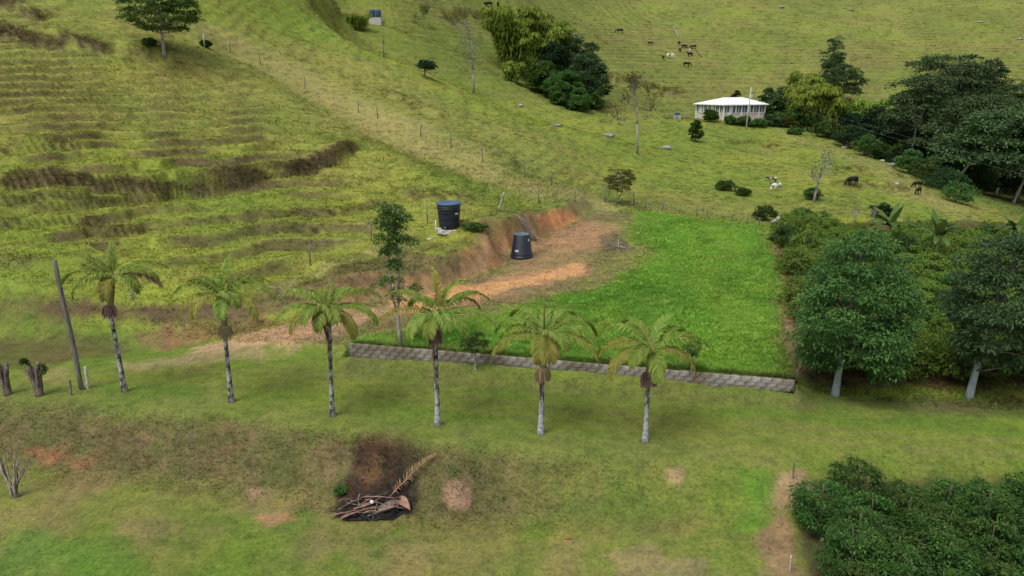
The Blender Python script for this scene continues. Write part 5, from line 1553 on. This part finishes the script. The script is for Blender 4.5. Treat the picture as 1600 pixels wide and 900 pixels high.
far_tree(1420, 166, 130, 3.4, 'small dark tree behind the leftmost umbrella tree', MAT_LEAF_DEEP, 813, guess=200, group=DV)
far_tree(1300, 230, 56, 4.2, 'narrow dark blue-green tree alone on the far slope above the house', MAT_LEAF_BLUE, 814, guess=110, h0=.08, prof=[(0,2.4),(.3,3.1),(.7,2.6),(1,.8)], group=DV)
far_tree(1318, 215, 100, 5.0, 'spreading dark tree on the far slope right above the bamboo', MAT_LEAF_FEATH, 815, guess=140, h0=.2, group=DV)
far_tree(1365, 148, 165, 4.5, 'dark tree at the left end of the valley wood', MAT_LEAF_DEEP, 816, guess=220, h0=.05, n=150, group=DV)
far_tree(1470, 146, 205, 5.5, 'deep shaded tree under the umbrella crowns', MAT_LEAF_DEEP, 817, guess=260, h0=.03, n=170, group=DV)
far_tree(1540, 146, 200, 6.0, 'deep shaded tree below the umbrella crowns towards the right', MAT_LEAF_DEEP, 818, guess=260, h0=.03, n=180, group=DV)
far_tree(1595, 130, 240, 5.0, 'dark tree at the right edge above the valley track', MAT_LEAF_DEEP, 819, guess=260, h0=.25, n=150, group=DV)
far_tree(1510, 130, 225, 4.5, 'dark understorey tree in front of the forked umbrella tree', MAT_LEAF_DARK, 820, guess=260, h0=.03, n=150, group=DV)
far_tree(1570, 160, 170, 6.0, 'dark background tree of the valley at the far right', MAT_LEAF_DEEP, 821, guess=220, h0=.05, n=170, group=DV)
far_tree(1410, 140, 200, 4.2, 'dark undergrowth tree below the leftmost umbrella crown', MAT_LEAF_DEEP, 822, guess=240, h0=.03, n=130, group=DV)
far_tree(1450, 152, 150, 5.0, 'dark filler tree between the leaning umbrella stems', MAT_LEAF_DEEP, 823, guess=240, h0=.03, n=170, group=DV)
far_tree(1395, 150, 168, 4.0, 'dark tree left of the leftmost umbrella trunk', MAT_LEAF_DEEP, 824, guess=230, h0=.03, n=140, group=DV)
far_tree(1515, 160, 140, 6.0, 'broad dark tree behind the forked umbrella tree', MAT_LEAF_DEEP, 825, guess=240, h0=.03, n=190, group=DV)
far_tree(1600, 148, 165, 6.0, 'broad dark tree behind the right edge umbrella crowns', MAT_LEAF_DEEP, 826, guess=240, h0=.03, n=180, group=DV)
far_tree(1330, 156, 175, 4.0, 'dark tree just right of the bright bamboo clump', MAT_LEAF_DEEP, 827, guess=220, h0=.03, n=140, group=DV)

# bushes along the crest between the pasture and the valley
BV = 'bushes along the pasture crest'
def bush(px, py, R, H, label, mat, seed, group=None, Y=None, name='bush', L=None, cat='bush'):
    b = hit(px, py) if Y is None else stand(px, Y, py)
    rng = np.random.default_rng(seed); t = thing(name, label, cat, b, 0, group)
    n = 46
    c = crown_centres(rng, n, H * .12, H * .86, [(0, R * .8), (.3, R), (.7, R * .75), (1, R * .3)], lobes=.35)
    L = L or max(.16, .0034 * b[1]); V, F, A = clump_leaves(c, R * .30 * rng.uniform(.7, 1.2, len(c)), 42, L, L * .5, rng, .8, .4)
    ob('leaves', mesh('leaves', V, F, mat, age=A, smooth=False), t)
    limbs = [(bez((0, 0, -.15), (e[0] * .2, e[1] * .2, e[2] * .6), e, 4), np.linspace(.05, .012, 4)) for e in c[:6]]
    ob('stem', limb_mesh('stem', limbs, MAT_BARK, 5), t)
    return t
_crest = [(1215,196),(1240,203),(1262,210),(1285,216),(1310,226),(1332,236),(1352,244),(1375,250),(1398,260),(1420,272),(1445,288),(1470,304),(1495,318),(1420,262),(1455,284),(1480,300)]
_ord = ['first','second','third','fourth','fifth','sixth','seventh','eighth','ninth','tenth','eleventh','twelfth','thirteenth','fourteenth','fifteenth','sixteenth']
for i, (px, py) in enumerate(_crest):
    bd_ = hit(px, py + 3); Y = bd_[1] + 3 + 3 * (i % 3)
    bush(px, py, 2.0 + .5 * (i % 3), 3.0 + .9 * ((i * 7) % 4) / 2, _ord[sorted(_crest).index((px, py))] + ' green bush counted from the house along the edge of the valley wood', [MAT_LEAF_DARK, MAT_LEAF_MID, MAT_LEAF_DEEP][i % 3], 900 + i, BV, Y=Y)
# single bushes on the pasture
bush(1134, 297, 1.1, 1.1, 'low dark bush alone on the pasture left of the spotted cows', MAT_LEAF_DARK, 931)
bush(1160, 305, .8, .75, 'small green bush just right of the low dark bush', MAT_LEAF_MID, 932)
bush(1378, 342, 1.1, 1.7, 'dark round bush behind the coffee, right of the dry shrubs', MAT_LEAF_DEEP, 933)
bush(1195, 345, 1.1, 1.5, 'yellowish bush left of the big boulder', MAT_LEAF_MID, 934)
bush(1250, 346, 1.0, 1.4, 'dark bush right of the big boulder', MAT_LEAF_DARK, 935)
bush(1268, 312, .8, 1.4, 'small green bush at the foot of the leafless pale tree', MAT_LEAF_MID2, 936)
bush(1087, 222, 1.1, 4.2, 'tall narrow shrub on the slope below the house', MAT_LEAF_MID, 937)
bush(742, 358, .6, .22, 'bright grass clump on the mound right of the upright tank', MAT_LEAF_GRASSY if 'MAT_LEAF_GRASSY' in globals() else MAT_LEAF_MID2, 938, L=.2, name='grass_clump', cat='grass clump')
bush(532, 770, .15, .2, 'bright green weed clump at the left of the burnt heap', MAT_LEAF_MID2, 939, L=.11, name='weed_clump', cat='weed')
bush(235, 50 + 22, .5, .7, 'small dark bush at the foot of the pasture tree', MAT_LEAF_DARK, 943)
bush(322, 74, .45, .6, 'small bush beside the yellow marker on the upper left pasture', MAT_LEAF_MID, 944)

# ------------------------------------------------------------------ the house
MAT_ROOF = simple('white_roof_sheet', (.80,.81,.82), (.72,.73,.74), 1.0, .5)
MAT_WALLB = simple('pinkish_brick_wall', (.58,.51,.47), (.48,.42,.38), 3.0, .9)
MAT_FRAME = simple('white_paint', (.78,.78,.77), (.70,.70,.69), 3.0, .5)
MAT_GLASS = simple('window_glass', (.17,.21,.26), (.045,.055,.07), .9, .15, spec=.6)
MAT_FLOWER = simple('white_wall_paint', (.68,.67,.64), (.58,.57,.54), 2.0, .8)
def house():
    c = Vector(stand(1140, 168, 180))
    zc = gz(c.x, c.y - 5)
    rz = math.radians(22)
    t = thing('house', 'low white-roofed farmhouse with long rows of windows on the far slope', 'house', (c.x, c.y, zc), rz)
    LX, LY = 5.7, 5.0; B = 1.35; T = 3.3
    mb = MB(); mb.box((0, 0, B / 2 - 1.0), (2 * LX, 2 * LY, B + 2.0)); ob('lower_wall', mb.mesh('lower_wall', MAT_WALLB, False), t)
    mb = MB(); mb.box((0, 0, (B + T) / 2), (2 * LX - .5, 2 * LY - .5, T - B)); ob('upper_wall', mb.mesh('upper_wall', MAT_FLOWER, False), t)
    def facade(p0, p1, n, skip=()):
        p0 = np.array(p0); p1 = np.array(p1); d = p1 - p0; L = np.linalg.norm(d); d = d / L; nrm = np.array([d[1], -d[0]])
        ang = math.atan2(d[1], d[0]); R = np.array(Matrix.Rotation(ang, 3, 'Z'))
        for zz, hh in ((B + .06, .14), (T - .08, .18)):
            mm = MB(); q = (p0 + p1) / 2; mm.box((q[0] + nrm[0] * .03, q[1] + nrm[1] * .03, zz), (L, .16, hh), R); ob('rail', mm.mesh('rail', MAT_FRAME, False), t)
        for k in range(n + 1):
            q = p0 + d * L * k / n + nrm * .035; mm = MB(); mm.box((q[0], q[1], (B + T) / 2 - (.85 if k % 3 == 0 else 0)), (.2, .2, T - B - .3 + (1.7 if k % 3 == 0 else 0)), R); ob('post', mm.mesh('post', MAT_FRAME, False), t)
        for k in range(n):
            q = p0 + d * L * (k + .5) / n - nrm * .05
            mm = MB(); mm.box((q[0], q[1], (B + T) / 2), (L / n - .2, .06, T - B - .4), R); wdw = ob('window', mm.mesh('window', MAT_GLASS, False), t)
            q2 = q + nrm * .05
            mm = MB(); mm.box((q2[0], q2[1], (B + T) / 2), (.08, .05, T - B - .4), R); ob('mullion', mm.mesh('mullion', MAT_FRAME, False), wdw)
            if k % 3 == 1:
                q3 = q + nrm * .04 - d * L / n * .2; mm = MB(); mm.box((q3[0], q3[1], (B + T) / 2), (L / n * .32, .03, T - B - .45), R); ob('curtain', mm.mesh('curtain', MAT_FLOWER, False), wdw)
    facade((-LX, -LY), (LX, -LY), 7); facade((-LX, LY), (-LX, -LY), 7)
    # hipped roof with overhang
    ex, ey, rise = LX + .6, LY + .6, 1.45
    v = [(-ex, -ey, T), (ex, -ey, T), (ex, ey, T), (-ex, ey, T), (-ex + 4.2, 0, T + rise), (ex - 3.0, 0, T + rise)]
    vv = v + [(x, y, z - .18) for x, y, z in v[:4]]
    f = [(0,1,5,4),(1,2,5),(2,3,4,5),(3,0,4),(0,6,7,1),(1,7,8,2),(2,8,9,3),(3,9,6,0),(9,8,7,6)]
    roof = ob('roof', mesh('roof', vv, f, MAT_ROOF, smooth=False), t)
    for k in range(-6, 7):                                     # sheet seams
        x = k * .95
        y1 = 0 if -ex + 4.2 < x < ex - 3 else -ey * (1 - ((x + ex) / 4.2 if x < 0 else (ex - x) / 3.0))
        mm = MB(); z1 = T + rise * (1 + y1 / ey if y1 < 0 else 1)
        mm.tube([(x, -ey, T + .02), (x, y1, z1 + .02)], .035, 4); ob('roof_seam', mm.mesh('roof_seam', MAT_ROOF), roof)
    mm = MB(); mm.box((-LX + 1.5, -LY - .02, .55), (.95, .12, 2.1)); ob('door', mm.mesh('door', MAT_FRAME, False), t)
    return t, zc
hs_t, hz = house()
# garden of the house
GD = 'garden bushes before the house'
bush(1110, 190, 1.5, 2.6, 'round green bush at the left front corner of the house', MAT_LEAF_MID, 951, GD, Y=157)
bush(1141, 190, 1.0, 1.7, 'dark green garden bush before the middle of the house', MAT_LEAF_DARK, 952, GD, Y=156)
bush(1163, 190, 1.3, 2.0, 'wide garden bush left of the power pole', MAT_LEAF_DARK, 953, GD, Y=156)
bush(1185, 192, 1.5, 1.6, 'light green garden bush right of the power pole', MAT_LEAF_MID2, 954, GD, Y=155)
bush(1208, 192, 1.8, 2.6, 'greyish garden bush at the right front of the house', MAT_LEAF_FEATH, 955, GD, Y=157)
bush(1230, 196, 1.6, 2.4, 'olive garden bush between the house and the bamboo', MAT_LEAF_OLIVE, 956, GD, Y=157)
bush(1243, 202, 1.1, 1.3, 'small bright garden bush at the edge of the slope below the bamboo', MAT_LEAF_MID2, 957, GD, Y=150)
far_tree(1200, 176, 138, 2.6, 'dark tree just right of the house roof', MAT_LEAF_DARK, 961, guess=170, n=80)
far_tree(1222, 178, 134, 3.0, 'dark blue-green tree behind the right end of the house', MAT_LEAF_BLUE, 962, guess=170, n=90)
far_tree(1152, 190, 143, 1.8, 'small dark treetop showing above the house roof', MAT_LEAF_DEEP, 963, guess=150, n=50)

# power pole with its two cables
MAT_CABLE = simple('power_cable', (.20,.21,.22), rough=.5)
MAT_STEEL = simple('galvanised_steel', (.45,.46,.47), (.36,.37,.38), 4.0, .45, metal=.5)
pb = Vector(stand(1166, 152, 197)); ph = height_to(1172, 136, pb)
t = thing('power_pole', 'grey power pole with a transformer before the farmhouse', 'pole', pb)
mb = MB(); mb.tube([(0, 0, -.5), (.15, 0, ph * .5), (.35, 0, ph)], [.16, .13, .10], 8); ob('mast', mb.mesh('mast', MAT_CONC), t)
mb = MB(); mb.box((.32, 0, ph * .93), (1.5, .12, .12)); ob('crossarm', mb.mesh('crossarm', MAT_STEEL, False), t)
mb = MB(); mb.lathe([(0, 0), (.24, 0), (.26, .05), (.26, .7), (.2, .78), (0, .8)], 12, (.6, -.1, ph * .72)); ob('transformer', mb.mesh('transformer', MAT_STEEL), t)
for k, (dx, e) in enumerate(((-.3, (1640, 283, 95)), (.9, (1640, 268, 98)))):
    s0 = pb + Vector((.32 + dx, 0, ph * .95)); e0 = Vector(at_y(*e))
    P = bez(s0, (s0 + e0) / 2 - Vector((0, 0, 1.6)), e0, 18)
    mb = MB(); mb.tube(P - np.array(s0), .008, 4)
    tag(ob('power_cable', mb.mesh('power_cable', MAT_CABLE), loc=s0), ('lower' if k == 0 else 'upper') + ' power cable running from the pole across the valley trees', 'cable')

# tub and pen left of the house
pb = Vector(stand(1061, 160, 178))
t = thing('cattle_pen', 'small pen of dark rails left of the farmhouse', 'pen', pb)
for i in range(6):
    mb = MB(); mb.tube([(i * 1.1 - 2.6, -.4 * (i % 2), -.3), (i * 1.1 - 2.6, -.4 * (i % 2), 1.1)], .07, 6); ob('post', mb.mesh('post', MAT_BARK), t)
for z in (.5, .95):
    mb = MB(); mb.tube([(i * 1.1 - 2.6, -.4 * (i % 2), z) for i in range(6)], .05, 5); ob('rail', mb.mesh('rail', MAT_BARK), t)
MAT_BLUE = simple('blue_plastic', (.045,.16,.34), (.035,.12,.26), 3.0, .4, spec=.5)
mb = MB(); mb.lathe([(0, 0), (.55, 0), (.62, .45), (.66, .5), (.6, .5), (.5, .12), (0, .1)], 16)
tag(ob('water_tub', mb.mesh('water_tub', MAT_BLUE), loc=(pb.x - .2, pb.y + .8, gz(pb.x - .2, pb.y + .8) + .9)), 'blue tub with pale rim at the pen left of the farmhouse', 'tub')
mb = MB(); mb.box((0, 0, .45), (1.5, 1.3, .9)); tag(ob('tub_plinth', mb.mesh('tub_plinth', MAT_CONC, False), loc=(pb.x - .2, pb.y + .8, gz(pb.x - .2, pb.y + .8) - .02)), 'grey concrete plinth under the blue tub', 'plinth')
MAT_SKY = simple('blue_barrel_plastic', (.035,.075,.19), (.025,.055,.14), 3.0, .4, spec=.5)
pb = Vector(hit(587, 36)); bh = height_to(587, 15, pb)
mb = MB(); mb.box((0, 0, bh * .2 - .3), (bh * .95, bh * .5, bh * .4 + .6)); tag(ob('barrel_plinth', mb.mesh('barrel_plinth', MAT_CONC, False), loc=pb), 'pale masonry plinth under two blue barrels on the upper slope', 'plinth')
for i, dx in enumerate((-.24, .24)):
    mb = MB(); r = bh * .22
    mb.lathe([(0, 0), (r * .92, 0), (r, .05 * bh), (r, .2 * bh), (r * 1.05, .22 * bh), (r, .24 * bh), (r, .4 * bh), (r * 1.05, .42 * bh), (r, .44 * bh), (r, .56 * bh), (r * .9, .6 * bh), (0, .6 * bh)], 18)
    tag(ob('water_barrel', mb.mesh('water_barrel', MAT_SKY), loc=(pb.x + dx * bh, pb.y, pb.z + bh * .4)), ('left' if i == 0 else 'right') + ' one of two dark blue barrels on the plinth on the upper slope', 'barrel', 'blue barrels on the plinth')

# ------------------------------------------------------------------ boulders
MAT_ROCK = simple('grey_rock', (.33,.32,.31), (.17,.165,.16), 2.5, .95, .5, rnd=.15)
MAT_ROCKP = simple('pale_rock', (.50,.47,.43), (.24,.20,.18), 2.0, .95, .5)
def boulder(px, py, R, label, seed, mat=MAT_ROCK, sz=.7, wide=1.5, sink=.25):
    R *= .48; b = hit(px, py); rng = np.random.default_rng(seed); n, m = 22, 13; v = []
    off = rng.random(3) * 50
    for j in range(m):
        ph_ = math.pi * j / (m - 1)
        for i in range(n):
            th = 2 * math.pi * i / n; d = np.array([math.sin(ph_) * math.cos(th), math.sin(ph_) * math.sin(th), math.cos(ph_)])
            k = .45 + 1.1 * float(fbm(np.array([d[0] * 2.2 + off[0] + d[2] * .9]), np.array([d[1] * 2.2 + off[1] + d[2] * 1.7]), seed, 4, .6)[0])
            v.append(d * k * R * np.array([wide, 1, sz]))
    f = [(j*n+i, (j+1)*n+i, (j+1)*n+(i+1)%n, j*n+(i+1)%n) for j in range(m-1) for i in range(n)]
    tag(ob('boulder', mesh('boulder', v, f, mat), loc=(b[0], b[1], b[2] + R * sz * (1 - 2 * sink)), rot=(0, 0, rng.uniform(-.4, .4))), label, 'boulder', 'boulders on the pasture')
for px, py, R, lab, mat in (
  (950,214,1.3,'grey boulder on the slope just left of the thin leaning tree',MAT_ROCK), (870,198,.8,'flat grey rock on the slope below the gully grove',MAT_ROCK),
  (813,166,.8,'pale rock on the grass below the bamboo',MAT_ROCKP), (1042,233,1.1,'grey boulder right of the thin leaning tree',MAT_ROCK),
  (1221,12,1.8,'grey boulder high on the far slope above the house',MAT_ROCK), (1331,17,1.8,'grey boulder high on the far slope right of the top middle',MAT_ROCK), (1320,13,1.3,'dark rock beside the boulder high on the far slope',MAT_ROCK),
  (1531,35,1.5,'lone grey boulder high on the far slope above the valley trees',MAT_ROCK), (1350,240,1.3,'large grey boulder at the crest edge of the bushes',MAT_ROCK),
  (1318,232,.9,'grey boulder at the crest left of the largest one',MAT_ROCK), (1378,252,.6,'small white stone at the crest under the bushes',MAT_ROCKP), (1393,260,1.1,'wide grey boulder at the lower crest under the bushes',MAT_ROCK),
  (1401,288,.55,'small pale stone on the crest left of the two black cows',MAT_ROCKP), (1381,350,.5,'small pale stone below the dark round bush',MAT_ROCKP),
  (1037,232,.6,'small dark rock touching the boulder right of the thin leaning tree',MAT_ROCK), (898,55,1.3,'dark boulder on the far slope right of the bamboo',MAT_ROCK), (1594,62,1.7,'boulder on the far slope at the right edge',MAT_ROCK)):
    boulder(px, py, R, lab, int(px * 3 + py), mat)
boulder(1222, 352, 1.15, 'big rounded pale boulder at the far right corner of the green plot', 77, MAT_ROCKP, .75, 1.6, .12)
# grey dead trunks lying on the far slope
for (a0, a1, lab) in (((1051,42),(1060,60),'pale fallen log on the far slope above the herd'), ((1088,82),(1096,90),'dark fallen log on the far slope right of the herd')):
    b = Vector(hit(*a0)); e = Vector(hit(*a1)); mb = MB(); mb.tube([(0, 0, .3), tuple((e - b) * .5 + Vector((0, 0, .45))), tuple(e - b + Vector((0, 0, .3)))], [.15, .25, .18], 7)
    tag(ob('fallen_log', mb.mesh('fallen_log', MAT_BARKG if lab[0] == 'p' else MAT_BARK), loc=b), lab, 'log')

# ------------------------------------------------------------------ fences
def fence(label, posts, h, r, wires=3, mat=MAT_POLE):
    pts = [Vector(hit(px, py)) for px, py in posts]
    t = thing('wire_fence', label, 'fence', pts[0], group='fences')
    rng = np.random.default_rng(int(posts[0][0])); tops = []
    for p_ in pts:
        q = np.array(p_ - pts[0]); ln = rng.normal(0, .07, 2); hh = h * rng.uniform(.85, 1.12)
        mb = MB(); mb.tube([q + [0, 0, -.25], q + [ln[0] * .5, ln[1] * .5, hh * .5], q + [ln[0], ln[1], hh]], [r, r * .95, r * .85], 6); ob('post', mb.mesh('post', mat), t); tops.append((q, ln, hh))
    for w in range(wires):
        f = .35 + .6 * w / max(1, wires - 1)
        P = [q + np.array([ln[0] * f, ln[1] * f - r, hh * f]) for q, ln, hh in tops]
        mb = MB(); mb.tube(P, .003, 3, False); ob('wire', mb.mesh('wire', MAT_STEEL), t)
fence('wire fence with thin posts running down the spur beside the pale track', [(360,82),(407,100),(477,138),(560,176),(590,185),(657,213),(705,232),(755,254),(820,277),(862,290)], 1.3, .05)
fence('wire fence along the foot of the hill behind the tanks and the clearing', [(485,415),(580,376),(668,350),(842,318),(898,316),(945,316),(990,322)], 1.3, .042)
fence('wire fence at the far edge of the bright green plot', [(1010,326),(1035,329),(1062,333),(1088,338),(1104,341),(1143,347),(1166,351),(1185,354)], .95, .035)
pole('leaning_post', (779,330), (788,300), .085, .075, MAT_BRANCH, 'thick pale leaning post above the red cutting')
pole('leaning_post', (962,318), (972,300), .05, .04, MAT_POLE, 'leaning thin post behind the far end of the clearing')
b = Vector(hit(320, 76)); mb = MB(); mb.tube([(0, 0, -.2), (0, 0, 1.5)], .045, 6)
tag(ob('marker_post', mb.mesh('marker_post', MAT_PALE), loc=b), 'thin pale marker post on the upper left pasture', 'post')

# ------------------------------------------------------------------ cattle
def cow_mesh(name, grazing, seed=0):
    # skeleton: hips, spine, shoulders, neck, head, legs, tail (metres, facing +x)
    V = [(-.75,0,1.15),(-.35,0,1.12),(.1,0,1.10),(.5,0,1.16),(.85,0,1.22)]
    R = [(.27,.30),(.33,.34),(.34,.36),(.30,.34),(.2,.22)]
    E = [(0,1),(1,2),(2,3),(3,4)]
    def add(p, par, r): V.append(p); R.append(r); E.append((par, len(V) - 1)); return len(V) - 1
    if grazing:
        n = add((1.12,0,.85), 4, (.14,.16)); h = add((1.28,0,.48), n, (.12,.14)); m = add((1.42,0,.20), h, (.075,.08))
    else:
        n = add((1.12,0,1.42), 4, (.15,.17)); h = add((1.38,0,1.50), n, (.13,.14)); m = add((1.68,0,1.36), h, (.075,.085))
    for s in (-1, 1):
        add((h and V[h][0] - .06, s * .24, V[h][2] + .08), h, (.04,.05))
        a = add((.52, s * .20, .78), 3, (.13,.13)); k = add((.54, s * .20, .42), a, (.065,.065)); f = add((.53, s * .20, .04), k, (.055,.05))
        a = add((-.72, s * .20, .80), 0, (.16,.15)); k = add((-.62, s * .20, .58), a, (.10,.09)); q = add((-.80, s * .20, .40), k, (.06,.06)); f = add((-.76, s * .20, .04), q, (.055,.05))
    a = add((-1.02, 0, 1.20), 0, (.05,.05)); b_ = add((-1.10, 0, .75), a, (.03,.03)); add((-1.10, 0, .52), b_, (.045,.045))
    me = bpy.data.meshes.new(name); me.from_pydata([tuple(map(float, v)) for v in V], E, [])
    o = bpy.data.objects.new(name, me); link(o)
    o.modifiers.new('skin', 'SKIN')
    for i, sv in enumerate(me.skin_vertices[0].data):
        sv.radius = R[i]; sv.use_root = (i == 1)
    sb = o.modifiers.new('sub', 'SUBSURF'); sb.levels = 1; sb.render_levels = 1
    dg = bpy.context.evaluated_depsgraph_get()
    out = bpy.data.meshes.new_from_object(o.evaluated_get(dg))
    bpy.data.objects.remove(o); out.name = name
    out.polygons.foreach_set('use_smooth', np.ones(len(out.polygons), bool))
    return out
MAT_COWB = simple('black_cow_hide', (.018,.015,.014), (.010,.009,.009), 3.0, .6)
MAT_COWW = simple('white_cow_hide', (.62,.60,.56), (.05,.045,.04), 1.1, .7, stops=[(.36,(.03,.027,.025)),(.42,(.62,.60,.56))])
MAT_COWS = simple('spotted_cow_hide', (.58,.50,.42), (.10,.065,.045), 1.2, .7, stops=[(.44,(.09,.06,.045)),(.50,(.58,.52,.45))])
def mk(me, mat):
    m = me.copy(); m.materials.clear(); m.materials.append(mat); return m
_g, _s2 = cow_mesh('cow', True), cow_mesh('cow', False)
COW = {(k, g): mk(_g if g else _s2, m_) for k, m_ in (('b', MAT_COWB), ('w', MAT_COWW), ('s', MAT_COWS)) for g in (0, 1)}
for px, py, kind, gr, rz, sc, lab in (
  (968,53,'b',1,175,1.25,'black cow grazing alone, leftmost of the herd on the far slope'), (1016,71,'b',1,-20,.9,'black cow between the lone one and the main herd'),
  (1061,70,'b',0,100,.8,'black cow at the top of the herd below the fallen log'), (1069,76,'b',1,10,.95,'black cow in the middle of the herd'),
  (1062,81,'b',0,60,.8,'black cow at the left of the herd middle'), (1083,77,'b',1,160,1.0,'rightmost black cow of the herd on the far slope'),
  (1077,83,'w',1,80,.95,'white cow in the herd directly above a black one'), (1078,89,'b',0,200,1.0,'black cow directly below the white one in the herd'),
  (1036,94,'b',0,95,.9,'black cow just left of the white and black cow'), (1047,92,'w',1,-10,1.15,'white cow with dark head at the lower left of the herd'),
  (1073,105,'b',1,0,1.1,'lowest black cow of the herd on the far slope'),
  (763,12,'b',1,185,1.2,'black cow at the top edge left of the bamboo'), (778,11,'b',0,90,1.0,'black cow at the top edge touching the bamboo'),
  (1206,288,'s',0,190,.7,'brown and white cow, upper one of the two spotted cows on the pasture'), (1213,298,'w',1,200,.7,'black and white cow, lower one of the two spotted cows on the pasture'),
  (1331,291,'b',1,200,1.0,'large black cow grazing alone on the lower pasture'), (1432,294,'b',1,195,.75,'upper one of two black calves near the crest bushes'), (1434,304,'b',1,220,.75,'lower one of two black calves near the crest bushes')):
    b = hit(px, py); o = ob('cow', COW[(kind, gr)], loc=b, rot=(0, 0, math.radians(rz)), scale=sc * (1.1 if b[1] > 150 else .95))
    tag(o, lab, 'cow', 'cattle')
